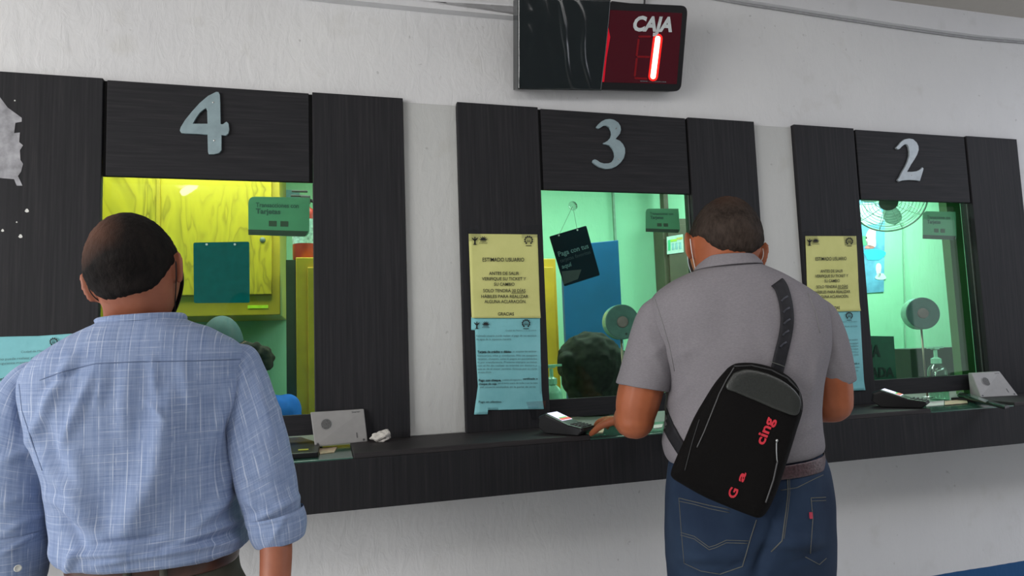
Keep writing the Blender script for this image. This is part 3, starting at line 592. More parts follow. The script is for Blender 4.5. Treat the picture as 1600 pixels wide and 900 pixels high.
# ------------------------------------------------------------------ interior of booth three
y5 = 1.3; xa = Y(868, 402, y5).x; zt5 = Y(860, 404, y5).z
o = thing('mustard_cabinet', (xa - .17, 1.5, 0), 'mustard yellow cabinet glimpsed at the left edge inside window three', 'cabinet')
MB().box(xa - .36, xa, y5, BY - .003, 0, zt5).build('carcass', 'yelc', o, bevel=.004); MB().box(xa - .34, xa - .02, y5 - .016, y5 - .001, .1, zt5 - .05).build('door', 'yelc', o, bevel=.003)
yb3 = 1.05
q = [(878, 384), (966, 375), (966, 620), (880, 640)]; P = [Y(u, v, yb3) for u, v in q]
mb = MB(); mb.prism([P[:2] + [Vector((P[1].x, yb3, .0)), Vector((P[0].x, yb3, .0))]], (0, .03, 0)); tag(mb.build('blue_board', 'blueboard', bevel=.003), 'tall plain blue board standing inside window three', 'board')
mb = MB(); e = Y(964.5, 400, BY - .03); mb.box(e.x - .006, e.x + .006, BY - .02, BY - .0005, 0, CEIL); struct(mb.build('trim_5', simple('green_grey_trim', (.22, .36, .29, 1))))
l = Y(1037.5, 400, 1.62); r = Y(1067, 400, 1.62); zt3 = Y(1045, 341, 1.62).z
o = thing('brown_cabinet', ((l.x + r.x) / 2 + .1, 1.5, 0), 'tall brown narrow cabinet at the right inside window three', 'cabinet')
MB().box(l.x, r.x + .2, 1.62, BY - .002, 0, zt3).build('carcass', 'brown', o, bevel=.004)
MB().box(l.x + .03, r.x + .18, 1.605, 1.619, .1, zt3 - .04).build('door', 'brown', o, bevel=.003)
po = Y(1041, 300, 1.66); pq = Y(1035, 300, 1.66); mb = MB().box(pq.x - .0, po.x + .004, 1.65, 1.70, zt3, CEIL); struct(mb.build('trim_6', 'brown'))
o = thing('wall_calendar', Y(1054, 398, 1.60), 'small white calendar with green and yellow columns on the brown cabinet', 'calendar')
cq = [Y(u, v, 1.60) for u, v in ((1042, 370), (1067, 366), (1068.5, 394), (1042.5, 397.5))]
MB().prism([cq], (0, .003, 0)).build('sheet', simple('calendar_paper', (.55, .75, .72, 1)), o)
def cal(a0, a1, b0, b1, m):
    f = lambda a, b: cq[0].lerp(cq[1], a).lerp(cq[3].lerp(cq[2], a), b) + Vector((0, -.002, 0)); MB().prism([[f(a0, b0), f(a1, b0), f(a1, b1), f(a0, b1)]], (0, .001, 0)).build('coloured_block', m, o)
cal(.06, .2, .2, .8, simple('green_ink', (.05, .55, .25, 1))); cal(.2, .6, .2, .33, simple('lime_ink', (.45, .75, .08, 1))); cal(.6, .95, .14, .27, simple('orange_ink', (.65, .55, .15, 1)))
for i in range(3): cal(.3 + i * .22, .42 + i * .22, .42, .8, simple('blue_ink', (.30, .55, .65, 1)))

# ------------------------------------------------------------------ interior of booth two
o = thing('wall_fan', Y(1385, 312, 1.0), 'white wire-caged fan high inside window two', 'fan')
fc = Y(1388, 312, .95); dep = (fc - CP).dot(CC); FR = 52 / CF * dep; fx = (fc - CP).normalized() * -1; fx = (fx + Vector((0, 0, -.35))).normalized()
fu = fx.cross(Vector((0, 0, 1))).normalized(); fw = fu.cross(fx)
MT['fanw'] = simple('white_wire', (.34, .46, .42, 1), .4)
mb = MB()
def ring(mb, c, r, t): mb.tube([c + (fu * math.cos(q) + fw * math.sin(q)) * r for q in [2 * math.pi * k / 48 for k in range(49)]], t, 6, caps=False)
for i in range(9): rr = FR * (.25 + .75 * i / 8); ring(mb, fc + fx * (.05 * (1 - (i / 8) ** 2)), rr, .0016 if i < 8 else .006)
for k in range(10):
    q = 2 * math.pi * k / 10; d = fu * math.cos(q) + fw * math.sin(q); mb.tube([fc + d * FR * t + fx * (.05 * (1 - ((t - .25) / .75) ** 2)) for t in (.25, .5, .75, 1)], .002, 6)
mb.build('cage', 'fanw', o, smooth=True)
mb = MB()
for i in (2, 5, 8): ring(mb, fc - fx * .09, FR * (.25 + .75 * i / 8), .0025)
for k in range(10): q = 2 * math.pi * k / 10; d = fu * math.cos(q) + fw * math.sin(q); mb.tube([fc + d * FR, fc - fx * .07 + d * FR * .9, fc - fx * .09 + d * FR * .3], .002, 6)
mb.build('rear_cage', 'fanw', o, smooth=True)
MB().lathe(fc + fx * .045, fx, [(FR * .26, 0), (FR * .25, .008), (FR * .1, .012)], 28).build('badge', 'greyd', o)
for k in range(3):
    q = 2 * math.pi * k / 3 + .4; rows = []
    for i in range(9):
        t = .12 + .78 * i / 8; row = []
        for j in range(7): w_ = (j / 6 - .5) * .95 * math.sin(math.pi * min(1, t * .95 + .15)) ** .5; ang = q + w_; row.append(fc - fx * (.03 + w_ * .05) + (fu * math.cos(ang) + fw * math.sin(ang)) * FR * t)
        rows.append(row)
    MB().grid(rows).build('blade', simple('pale_blade', (.42, .62, .58, 1), .25), o, smooth=True, solid=.003)
MB().lathe(fc - fx * .02, -fx, [(.04, 0), (.05, .03), (.05, .12), (.03, .15)], 24).build('motor', 'fanw', o, smooth=True)
mb = MB(); bk = fc - fx * .15; mb.tube([bk, Vector((bk.x + .02, BY - .03, bk.z + .05)), Vector((bk.x + .02, BY - .002, bk.z + .05))], .015, 10); mb.build('wall_arm', 'fanw', o, smooth=True)
cord = MB().tube([Y(1412, 345, BY - .012), Y(1412, 400, BY - .012), Y(1414, 470, BY - .012), Y(1414, 520, BY - .012), Y(1418, 600, BY - .012)], .004, 6); tag(cord.build('fan_cord', simple('green_grey_cord', (.26, .42, .33, 1)), smooth=True), 'thin cord running down the mint wall below the fan', 'cord')
o = thing('reflection_panel', Y(1362, 458, BY - .01), 'added light blue panel painted as a reflection with pink and white shapes inside window two below the fan', 'painted reflection')  # outdoor reflection in the glass, put in as a coloured panel
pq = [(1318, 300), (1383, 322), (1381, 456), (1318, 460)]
MB().prism([[Y(u, v, BY - .008) for u, v in pq]], (0, .004, 0)).build('sheet', simple('sky_blue_reflection', (.16, .42, .72, 1), .35, 0, .5, .5, 5), o)
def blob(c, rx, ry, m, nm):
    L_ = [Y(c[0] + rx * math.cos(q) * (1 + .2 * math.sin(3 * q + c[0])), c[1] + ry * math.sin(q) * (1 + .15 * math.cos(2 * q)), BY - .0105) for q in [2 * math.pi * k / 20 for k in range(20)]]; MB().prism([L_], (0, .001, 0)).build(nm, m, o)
blob((1357, 334), 24, 20, simple('pale_sky_tint', (.60, .80, .92, 1)), 'pale_area'); blob((1362, 372), 8, 18, simple('pink_tint', (.75, .50, .62, 1)), 'pink_shape'); blob((1358, 386), 7, 3, simple('coral_tint', (.65, .25, .25, 1)), 'coral_shape')
blob((1350, 376), 6, 9, simple('leaf_tint', (.12, .42, .25, 1)), 'green_shape'); blob((1366, 398), 16, 10, simple('cyan_tint', (.05, .65, .95, 1)), 'cyan_shape'); blob((1373, 422), 4, 13, simple('white_tint', (.80, .85, .85, 1)), 'white_shape'); blob((1376, 432), 8, 6, simple('pale_white_tint', (.70, .80, .85, 1)), 'white_shape')
gc = Y(1484, 500, .9); gd = Y(1560, 500, .9); struct(MB().box(Y(1491, 450, .22).x, Y(1491, 450, .22).x + .5, .22, .26, ZL - .0165, CEIL).build('wall_partition', simple('green_paint', (.07, .17, .06, 1), .5, 0, .5, .1, 5)))

# ------------------------------------------------------------------ things on the ledge
def counter_speaker(front, back_dy, circle, label, y_top=None):
    """front: bl, br, tr, tl world points of the tilted face"""
    bl_, br_, tr_, tl_ = front; o = thing('counter_intercom', ((bl_ + br_) / 2), label, 'intercom')
    n = (br_ - bl_).cross(tl_ - bl_).normalized(); n = n if n.y < 0 else -n
    back = [Vector((p.x, p.y, p.z)) for p in (bl_, br_)]
    d = Vector((0, back_dy, 0)); A = [bl_, br_, tr_, tl_, tl_ + d * .35, tr_ + d * .35, Vector((br_.x, (br_ + d).y, br_.z)), Vector((bl_.x, (bl_ + d).y, bl_.z))]
    mb = MB(); mb.add(A, [(0, 1, 2, 3), (3, 2, 5, 4), (4, 5, 6, 7), (0, 7, 6, 1), (0, 3, 4, 7), (1, 6, 5, 2)]); mb.build('body', 'greyp', o, bevel=.0025)
    at = lambda a, b: bl_.lerp(br_, a).lerp(tl_.lerp(tr_, a), b)
    c = at(circle[0], circle[1]); R_ = (tl_ - bl_).length * circle[2]
    mb = MB(); mb.lathe(c, n, [(R_, -.001), (R_, .0012), (R_ * .88, .0018)], 28); mb.build('speaker_grille', simple('grille_grey', (.11, .11, .11, 1), .6, 0, .3, .6, 700), o)
    mb = MB(); mb.lathe(c + n * .0008, n, [(R_ * 1.12, -.001), (R_ * 1.12, .0006)], 28); mb.build('grille_ring', simple('ring_grey', (.26, .26, .26, 1)), o)
    for a in (.06, .93): mb = MB(); mb.lathe(at(a, .07), n, [(.0035, -.001), (.0035, .001)], 12); mb.build('screw', 'greyd', o)
    mb = MB(); put_text(mb, 'Steren', at(.76, .90), at(.92, .91), (tl_ - bl_) * .045, n, .03, 0, 0, .0006); mb.prism([[at(.80, .14) + n * .001, at(.815, .14) + n * .001, at(.815, .30) + n * .001, at(.80, .30) + n * .001]], n * .0002); mb.build('markings', 'greyd', o); return o
zb = ZL
b1, b2 = Z(492, 698, zb), Z(574.5, 690, zb)
counter_speaker([b1, b2, Y(568.5, 639, b2.y + .020), Y(485, 644.5, b1.y + .025)], .030, (.26, .62, .155), 'light grey wedge intercom with round grille standing on the ledge at window four')
b1, b2 = Z(1533, 621, zb), Z(1591, 618, zb)
counter_speaker([b1 + Vector((0, -.0, 0)), b2, Y(1562, 580, b2.y + .045), Y(1518, 583, b1.y + .045)], .048, (.35, .62, .17), 'light grey wedge intercom on the ledge at the right end of window two')
# crumpled tissue
c = Z(596, 690, ZL); mb = MB(); vs = []; ico = bmesh.new(); bmesh.ops.create_icosphere(ico, subdivisions=4, radius=1)
dep = (c - CP).dot(CC); k_ = dep / CF
for v in ico.verts:
    p = v.co.copy(); f = 1 + .42 * noise.noise(p * 1.7 + Vector((2, 0, 5))) + .16 * abs(noise.noise(p * 5))
    horn = max(0, p.x) ** 2 * max(0, p.z) * 1.6
    v.co = Vector((p.x * f * 15 * k_, p.y * f * 11 * k_, max(p.z * f * 8 * k_ + horn * 10 * k_, -7.5 * k_)))
mb.add([v.co + c + Vector((0, 0, 7.6 * k_)) for v in ico.verts], [tuple(v.index for v in f.verts) for f in ico.faces]); ico.free()
tag(mb.build('crumpled_tissue', simple('tissue_white', (.55, .53, .49, 1), .8, 0, .3, .1), smooth=False), 'crumpled white tissue on the ledge right of the grey wedge intercom', 'tissue')
# payment terminals
def terminal(loc, heading, label, lit=True, scale=1.0):
    o = thing('card_terminal', loc, label, 'card terminal')
    M_ = Matrix.Translation(loc) @ Matrix.Rotation(heading, 4, 'Z') @ Matrix.Scale(scale, 4)
    prof = [(-.085, .014), (-.082, .024), (-.03, .032), (.01, .046), (.055, .062), (.082, .052), (.088, .022), (.06, .001), (-.07, .001)]
    rows = []
    for x_, s_ in ((-.038, .84), (-.036, .96), (-.03, 1), (.03, 1), (.036, .96), (.038, .84)): rows.append([M_ @ Vector((x_, a_ * (.5 + .5 * s_), .001 + (b_ - .001) * s_)) for a_, b_ in prof])
    mb = MB(); mb.grid(rows, closed=True, capped=True); mb.build('body', 'black', o, smooth=False, bevel=.002)
    def face(a, b, t0, t1, w0, m, nm, l=.0008):
        A_, B_ = Vector((0, *a)), Vector((0, *b)); d = (B_ - A_); nn = Vector((0, -d.z, d.y)).normalized(); P_ = A_ + d * t0; Q_ = A_ + d * t1
        mb = MB(); mb.prism([[M_ @ (P_ + nn * l + Vector((-w0, 0, 0))), M_ @ (P_ + nn * l + Vector((w0, 0, 0))), M_ @ (Q_ + nn * l + Vector((w0, 0, 0))), M_ @ (Q_ + nn * l + Vector((-w0, 0, 0)))]], (M_.to_3x3() @ nn) * .0006); return mb.build(nm, m, o)
    if lit:
        face((.01, .046), (.055, .062), -.35, .95, .027, simple('lit_screen', (.5, .5, .6, 1), .2, 0, .5, .5, 90, (.75, .72, .95, 1), 1.1), 'screen')
        face((.01, .046), (.055, .062), -.30, -.02, .026, simple('screen_red', (.5, .1, .1, 1), .2, 0, .5, 0, 9, (.9, .18, .12, 1), .6), 'screen_bar', .0018)
        face((.01, .046), (.055, .062), -.02, .1, .020, simple('screen_green', (.1, .5, .1, 1), .2, 0, .5, 0, 9, (.15, .8, .25, 1), .6), 'screen_bar', .0018)
    for r_ in range(4):
        for c_ in range(3):
            x_ = (c_ - 1) * .019; y_ = -.074 + r_ * .012; z_ = .0245 + (y_ + .082) * .15; mb = MB()
            vs = [M_ @ Vector((x_ + a_, y_ + b_, z_ + h_)) for h_ in (0, .003) for a_, b_ in ((-.007, -.004), (.007, -.004), (.007, .004), (-.007, .004))]
            mb.add(vs, [(0, 3, 2, 1), (4, 5, 6, 7), (0, 1, 5, 4), (1, 2, 6, 5), (2, 3, 7, 6), (3, 0, 4, 7)]); mb.build('key', 'greyd', o)
    return o
terminal(Z(885, 677, ZL) + Vector((0, .0, .001)), math.radians(35), 'black card terminal with lit screen on the ledge at window three', True, 1.0)
terminal(Z(1408, 636, ZL) + Vector((0, .0, .001)), math.radians(35), 'black card terminal with lit screen on the ledge at window two', True, 1.05)
# flat dark terminal at booth four and phone-like device at booth two
o = thing('signature_pad', Z(455, 705, ZL - .011), 'flat black card reader lying on the tray at window four', 'card reader')
q = [Z(u, v, ZL - .0105) for u, v in ((400, 722), (497, 715), (500, 700), (470, 690), (400, 694))]; q[0].y = max(q[0].y, -.23); MB().prism([q], (0, 0, .016)).build('body', 'black', o, bevel=.003)
q = [Z(u, v, ZL + .0065) for u, v in ((466, 704), (482, 703), (482, 701.5), (466, 702.5))]; MB().prism([q], (0, 0, .001)).build('yellow_mark', simple('yellow_mark', (.35, .35, .02, 1)), o)
o = thing('flat_reader', Z(1545, 632, ZL), 'flat black device with green glass top before the right wedge intercom', 'card reader')
q = [Z(u, v, ZL + .001) for u, v in ((1496, 620), (1570, 640), (1578, 638), (1560, 634), (1532, 625), (1500, 615))]; MB().prism([q], (0, 0, .012)).build('body', 'black', o, bevel=.004)
q = [Z(u, v, ZL + .0145) for u, v in ((1508, 617), (1540, 629), (1545, 626), (1516, 615.5))]; MB().prism([q], (0, 0, .001)).build('glass_top', 'tray', o)
# notes and slips in the trays
def slip(name, px, z, m, label, cat='banknote'):
    q = [Z(u, v, z) for u, v in px]; mb = MB(); mb.prism([q], (0, 0, .0015)); tag(mb.build(name, m), label, cat)
slip('banknote', [(497, 701), (527, 698.5), (522, 707), (500, 709.5)], ZL - .0105, 'cream', 'folded cream banknote under the left wedge intercom at window four')
slip('banknote', [(920, 673), (944, 670.5), (942, 676), (922, 678)], ZL - .0105, 'cream', 'small pale slip in the tray right of the terminal at window three', 'paper slip')
slip('paper_slip', [(1022, 664.5), (1036, 663), (1034, 668), (1021, 669.5)], ZL - .0105, 'white', 'white slip in the tray beside the polo man at window three', 'paper slip')
slip('paper_slip', [(1448, 629), (1475, 626), (1475, 633), (1447, 635)], ZL - .0105, 'white', 'white paper slip in the tray under the glass of window two', 'paper slip')
slip('banknote', [(1476, 627), (1510, 624), (1512, 630), (1476, 633)], ZL - .0090, 'cream', 'cream banknote in the tray under the glass of window two')
slip('banknote', [(1365, 624), (1386, 621), (1386, 626), (1367, 628)], ZL + .001, 'cream', 'small cream note left of the terminal at window two')
slip('paper_slip', [(858, 661), (871, 658.5), (870, 663), (860, 664)], ZL + .001, 'cream', 'tiny cream slip left of the terminal at window three', 'paper slip')
# ceiling tube lamp in the hall (its reflection shows in window four)
lr = ray(295, 295); hp = Y(295, 295, GY); rd = Vector((lr.x, -lr.y, lr.z)); t_ = (CEIL - .06 - hp.z) / rd.z; lp_ = hp + rd * t_
o = thing('ceiling_lamp', (lp_.x, lp_.y, CEIL - .05), 'short white fluorescent ceiling lamp over the waiting area', 'lamp')
mb = MB(); mb.tube([lp_ + Vector((-.06, -.12, 0)), lp_ + Vector((.06, .12, 0))], .03, 14); mb.build('tube', simple('lamp_tube', (.8, .8, .8, 1), .5, 0, .3, 0, 9, (1, 1, .97, 1), 14), o, smooth=True)
MB().box(lp_.x - .12, lp_.x + .12, lp_.y - .18, lp_.y + .18, CEIL - .022, CEIL).build('fixture', 'white', o)
# ------------------------------------------------------------------ people
def fabric_plaid():
    t = NT('blue_linen_plaid'); uv = t.new('ShaderNodeTexCoord').outputs['UV']
    sx = t.new('ShaderNodeSeparateXYZ'); t.link(uv, sx.inputs[0]); X, Yv = sx.outputs[0], sx.outputs[1]
    def mapn(sc, seed=0):
        m = t.new('ShaderNodeMapping'); t.link(uv, m.inputs[0]); m.inputs['Scale'].default_value = sc; m.inputs['Location'].default_value = (seed, seed * .7, 0); return m.outputs[0]
    slv = t.noise(mapn((900, 14, 1)), 1, 2, .6); slh = t.noise(mapn((14, 900, 1), 3), 1, 2, .6)
    bv = t.noise(mapn((260, 5, 1), 5), 1, 3, .7); bh = t.noise(mapn((5, 260, 1), 9), 1, 3, .7)
    def line(c, per, wd):
        fr = t.math('FRACT', t.math('DIVIDE', c, per)); d = t.math('ABSOLUTE', t.math('SUBTRACT', fr, .5)); return t.math('LESS_THAN', d, wd)
    lv = t.math('MULTIPLY', line(X, .0215, .035), t.ramp(t.noise(mapn((12, 22, 1), 2), 1, 3), [(.40, (0, 0, 0, 1)), (.60, (1, 1, 1, 1))]))
    lv2 = t.math('MULTIPLY', line(t.math('ADD', X, .0065), .0172, .03), t.ramp(t.noise(mapn((40, 26, 1), 6), 1, 3), [(.50, (0, 0, 0, 1)), (.66, (1, 1, 1, 1))]))
    lh = t.math('MULTIPLY', line(Yv, .0125, .05), t.ramp(t.noise(mapn((20, 30, 1), 8), 1, 3), [(.48, (0, 0, 0, 1)), (.66, (1, 1, 1, 1))]))
    base = t.ramp(t.math('MULTIPLY', t.math('ADD', bv, bh), .5), [(.38, (.130, .190, .345, 1)), (.62, (.235, .305, .475, 1))])
    c = t.mix(t.math('MULTIPLY', t.ramp(slv, [(.45, (0, 0, 0, 1)), (.75, (1, 1, 1, 1))]), .35), base, (.42, .48, .62, 1))
    c = t.mix(t.math('MULTIPLY', t.ramp(slh, [(.45, (0, 0, 0, 1)), (.75, (1, 1, 1, 1))]), .30), c, (.42, .48, .62, 1))
    k = t.math('MINIMUM', t.math('ADD', t.math('ADD', lv, lv2), t.math('MULTIPLY', lh, .7)), 1.0)
    c = t.mix(t.math('MULTIPLY', k, .55), c, (.60, .65, .76, 1))
    h = t.noise(t.coord(), 28, 3); t.bump(h, .25, .006); return t.set(c, .85, 0, .2, sheen=.1)
MT['plaid'] = fabric_plaid()
def heather(name, c1, c2, rough=.9):
    t = NT(name); f = t.noise(t.coord(scale=(1, 1, 3)), 160, 4, .7); g = t.noise(t.coord(), 5, 3); c = t.ramp(f, [(.3, c1), (.7, c2)]); t.bump(t.noise(t.coord(), 14, 3), .22, .01); return t.set(c, rough, 0, .15)
MT['polo'] = heather('heather_grey_knit', (.175, .163, .178, 1), (.225, .212, .228, 1))
def denim():
    t = NT('worn_denim'); f = t.noise(t.coord(scale=(1, 1, 6)), 90, 4, .7); g = t.noise(t.coord(scale=(1, 1, .7)), 7, 4)
    c = t.ramp(g, [(.35, (.008, .018, .044, 1)), (.65, (.020, .038, .075, 1))]); c = t.mix(t.math('MULTIPLY', f, .4), c, (.016, .027, .048, 1)); t.bump(g, .3, .01); return t.set(c, .85, 0, .2)
MT['denim'] = denim(); MT['stitch'] = simple('pale_stitching', (.085, .088, .08, 1), .8); MT['seam'] = simple('dark_seam', (.015, .022, .045, 1), .9)
MT['trouser'] = simple('dark_khaki_cloth', (.06, .06, .045, 1), .9)
def skin(name, c1, c2):
    t = NT(name); f = t.noise(t.coord(), 14, 4); c = t.ramp(f, [(.35, c1), (.65, c2)]); t.b.inputs['Subsurface Weight'].default_value = .08; t.b.inputs['Subsurface Radius'].default_value = (.01, .004, .002)
    t.bump(t.noise(t.coord(), 150, 3), .08, .002); return t.set(c, .5, 0, .35)
MT['skin1'] = skin('warm_brown_skin', (.26, .088, .050, 1), (.33, .115, .064, 1)); MT['skin2'] = skin('tan_brown_skin', (.28, .080, .032, 1), (.35, .105, .045, 1)); MT['skin3'] = skin('light_brown_skin', (.25, .12, .08, 1), (.3, .15, .1, 1))
def hairmat(name, dark, light, spot=None):
    t = NT(name); co = t.coord(); f = t.noise(t.coord(scale=(1, 1, .35)), 110, 4, .7); g = t.noise(co, 12, 3)
    c = t.ramp(t.math('ADD', t.math('MULTIPLY', f, .5), t.math('MULTIPLY', g, .5)), [(.38, dark), (.64, light)])
    if spot:   # thinning crown: scalp showing through, in the hair's own coordinates
        m = t.new('ShaderNodeMapping'); c0 = t.new('ShaderNodeTexCoord'); t.link(c0.outputs['UV'], m.inputs[0]); vl = t.new('ShaderNodeVectorMath', operation='DISTANCE'); t.link(m.outputs[0], vl.inputs[0]); vl.inputs[1].default_value = (spot[0], spot[1], 0)
        dd = t.math('ADD', vl.outputs['Value'], t.math('MULTIPLY', t.math('SUBTRACT', g, .5), .5)); k = t.ramp(t.math('DIVIDE', dd, spot[2]), [(.25, (1, 1, 1, 1)), (1, (0, 0, 0, 1))]); c = t.mix(t.math('MULTIPLY', k, spot[4]), c, spot[3])
    t.bump(f, .6, .004); return t.set(c, .75, 0, .12)

def spline(rows, n):
    """Catmull-Rom through rows (numpy vectors), n samples"""
    R_ = [np.array(r, float) for r in rows]; out = []; m = len(R_) - 1
    for i in range(n):
        t = i / (n - 1) * m; k = min(int(t), m - 1); f = t - k; p0 = R_[max(k - 1, 0)]; p1 = R_[k]; p2 = R_[k + 1]; p3 = R_[min(k + 2, m)]
        out.append(.5 * ((2 * p1) + (-p0 + p2) * f + (2 * p0 - 5 * p1 + 4 * p2 - p3) * f * f + (-p0 + 3 * p1 - 3 * p2 + p3) * f ** 3))
    return out
def pxrow(uL, vL, uR, vR, d, b, h):
    """a body section seen between two pixels, at depth d, half thickness b, body facing h"""
    n = Vector((math.sin(h), math.cos(h), 0)); M_ = S((uL + uR) / 2, (vL + vR) / 2, d)
    def on(u, v): r = ray(u, v); return CP + r * ((M_ - CP).dot(n) / r.dot(n))
    L_, R_ = on(uL, vL), on(uR, vR); s = (R_ - L_) / 2; vr = (M_ - CP); vr.z = 0; vr.normalize(); ph = math.acos(max(-1, min(1, vr.dot(n)))); sl = s.length
    a = math.sqrt(max((sl * math.cos(ph)) ** 2 - (b * math.sin(ph)) ** 2, (sl * .6) ** 2)) / math.cos(ph)
    C_ = (L_ + R_) / 2; A_ = s * (a / sl); return [*C_, *A_, *(n * b)]
def loft(rows, ns, nt, ex=2.3, disp=None, y_uv=None):
    """rows: [C(3), A(3), B(3)]; back side first at theta=-90 (towards the viewer)"""
    st = spline(rows, ns); grid = []; uvs = []; ln = 0; pc = None; wm = np.mean([np.linalg.norm(r[3:6]) for r in rows])
    for r in st:
        C_, A_, B_ = Vector(r[0:3]), Vector(r[3:6]), Vector(r[6:9]); row = []
        if pc is not None: ln += (C_ - pc).length
        pc = C_
        for k in range(nt):
            q = 2 * math.pi * k / nt + math.pi / 2; c_, s_ = math.cos(q), math.sin(q); e = 2 / ex
            p = C_ + A_ * (math.copysign(abs(c_) ** e, c_)) + B_ * (math.copysign(abs(s_) ** e, s_)); row.append(p)
            uvs.append((p, q, ln, wm))
        grid.append(row)
    if disp:
        new = []
        for i, row in enumerate(grid):
            C_ = Vector(st[i][0:3]); nr = []
            for k, p in enumerate(row):
                a = row[(k + 1) % nt] - row[k - 1]; b = (grid[min(i + 1, ns - 1)][k] - grid[max(i - 1, 0)][k]); n = a.cross(b)
                if n.length < 1e-9: nr.append(p); continue
                n.normalize(); n = n if n.dot(p - C_) > 0 else -n; nr.append(p + n * disp(p, n))
            new.append(nr)
        grid = new
    return grid, uvs
def creases(L_, back_only=True):
    """fold lines seen on the photo: (x0,y0,x1,y1,width px,height m)"""
    def f(p, n):
        if back_only and n.dot(CP - p) < 0: return 0
        u, v = PX(p); s = 0
        for x0, y0, x1, y1, w_, a in L_:
            dx, dy_ = x1 - x0, y1 - y0; ll = dx * dx + dy_ * dy_; t = max(0, min(1, ((u - x0) * dx + (v - y0) * dy_) / ll)); dd = math.hypot(u - x0 - t * dx, v - y0 - t * dy_)
            if dd < 3 * w_: s += a * math.exp(-(dd / w_) ** 2) * (math.sin(math.pi * (.12 + .76 * t)))
        return s
    return f
def cloth(p, amp, sc, seed): return amp * (noise.noise(Vector((p.x * sc, p.y * sc, p.z * sc * .7 + seed))) + .5 * noise.noise(Vector((p.x * sc * 2.3, p.y * sc * 2.3, p.z * sc * 1.6 + seed))))

def head_pt(az, el):
    """head surface in head coordinates: x right, y forward (face), z up; unit metres"""
    x, y, z = math.cos(el) * math.sin(az), math.cos(el) * math.cos(az), math.sin(el)
    px, py, pz = x * .077, y * .098, z * .118
    if z < 0:
        t = -z; px *= 1 - .30 * t ** 1.3; py = py * (1 - .12 * t) + .012 * t
        if y < 0: py *= 1 - .45 * t ** 1.1
    if y < 0 and z > -.2: py -= .006 * math.exp(-((z - .2) / .4) ** 2) * -y
    if y > 0:
        g = lambda cx, cz, sx_, sz_: math.exp(-((px - cx) / sx_) ** 2 - ((pz - cz) / sz_) ** 2)
        py += .020 * g(0, -.018, .010, .014) + .010 * g(0, .004, .008, .018)                       # nose
        py += .005 * g(0, .030, .040, .008)                                                         # brow
        for s_ in (-1, 1): py -= .008 * g(s_ * .030, .010, .014, .010); py += .004 * g(s_ * .040, -.02, .018, .014); py += .0055 * g(s_ * .030, .010, .009, .007)
        py += .005 * g(0, -.046, .020, .004) + .005 * g(0, -.055, .018, .005) - .003 * g(0, -.0505, .022, .002) + .006 * g(0, -.085, .018, .012)
    return Vector((px, py, pz))
def head_matrix(c, heading, pitch, roll, sc=1.0):
    return Matrix.Translation(c) @ Matrix.Rotation(-heading, 4, 'Z') @ Matrix.Rotation(roll, 4, 'Y') @ Matrix.Rotation(-pitch, 4, 'X') @ Matrix.Scale(sc, 4)
def add_head(mb, M_, na=64, ne=44, ears=True):
    rows = [[M_ @ head_pt(2 * math.pi * k / na, -math.pi / 2 + math.pi * i / (ne - 1) * .998 + .001) for k in range(na)] for i in range(ne)]
    mb.grid(rows, closed=True, capped=True)
    if ears:
        R3 = M_.to_3x3()
        for s_ in (-1, 1):
            c = M_ @ Vector((s_ * .080, -.004, -.010)); out = Vector((s_ * .80, -.60, 0)).normalized(); up = Vector((s_ * .12, -.12, 1)).normalized(); th = out.cross(up)
            mb.ellip(c + R3 @ (out * .004), [R3 @ out * .014, R3 @ up * .031, R3 @ th * .006], 20)
            rim = [c + R3 @ (out * (.008 + .010 * math.cos(q)) + up * (.030 * math.sin(q)) + th * .001) for q in [math.radians(a) for a in range(-80, 125, 15)]]
            mb.tube(rim, [.0035] * len(rim), 8); mb.ellip(c + R3 @ (up * -.026 + out * .004), [R3 @ out * .007, R3 @ up * .009, R3 @ th * .005], 12)
def hair_obj(name, M_, mat, parent, line, thick=.006, na=128, ne=80, rag=.003, uvs=True, bump_amp=.0015):
    """hair cap hugging the skull; line(az) = lowest height of the hair at that azimuth"""
    rows = []; uv = []
    for i in range(ne):
        el = -math.pi * .36 + (math.pi * .86) * i / (ne - 1)
        row = []
        for k in range(na):
            az = 2 * math.pi * k / na; p = head_pt(az, el); n = Vector((p.x / .077 ** 2, p.y / .1 ** 2, p.z / .118 ** 2)).normalized()
            lo = line(az) + rag * noise.noise(Vector((math.cos(az) * 9, math.sin(az) * 9, 2))); m = max(0, min(1, (p.z - lo) / .022 + .35)); m = m * m * (3 - 2 * m)
            t = -.007 + (thick + .007) * m + m * bump_amp * noise.noise(p * 140); row.append(M_ @ (p + n * t)); uv.append((math.atan2(p.x, -p.y) / 1.5, p.z / .118))
        rows.append(row)
    mb = MB(); mb.grid(rows, closed=True); return mb.build(name, mat, parent, smooth=True, uv=uv, flip=False)
def limb(mb, pts, r, n=16): mb.tube(pts, r, n); mb.ellip(pts[0], [Vector((r[0], 0, 0)), Vector((0, r[0], 0)), Vector((0, 0, r[0]))], 14); mb.ellip(pts[-1], [Vector((r[-1], 0, 0)), Vector((0, r[-1], 0)), Vector((0, 0, r[-1]))], 14)
def limb_s(mb, pts, r, n=14, seg=6):
    st = spline([[*p, q] for p, q in zip(pts, r)], (len(pts) - 1) * seg + 1); limb(mb, [Vector(s[:3]) for s in st], [s[3] for s in st], n)
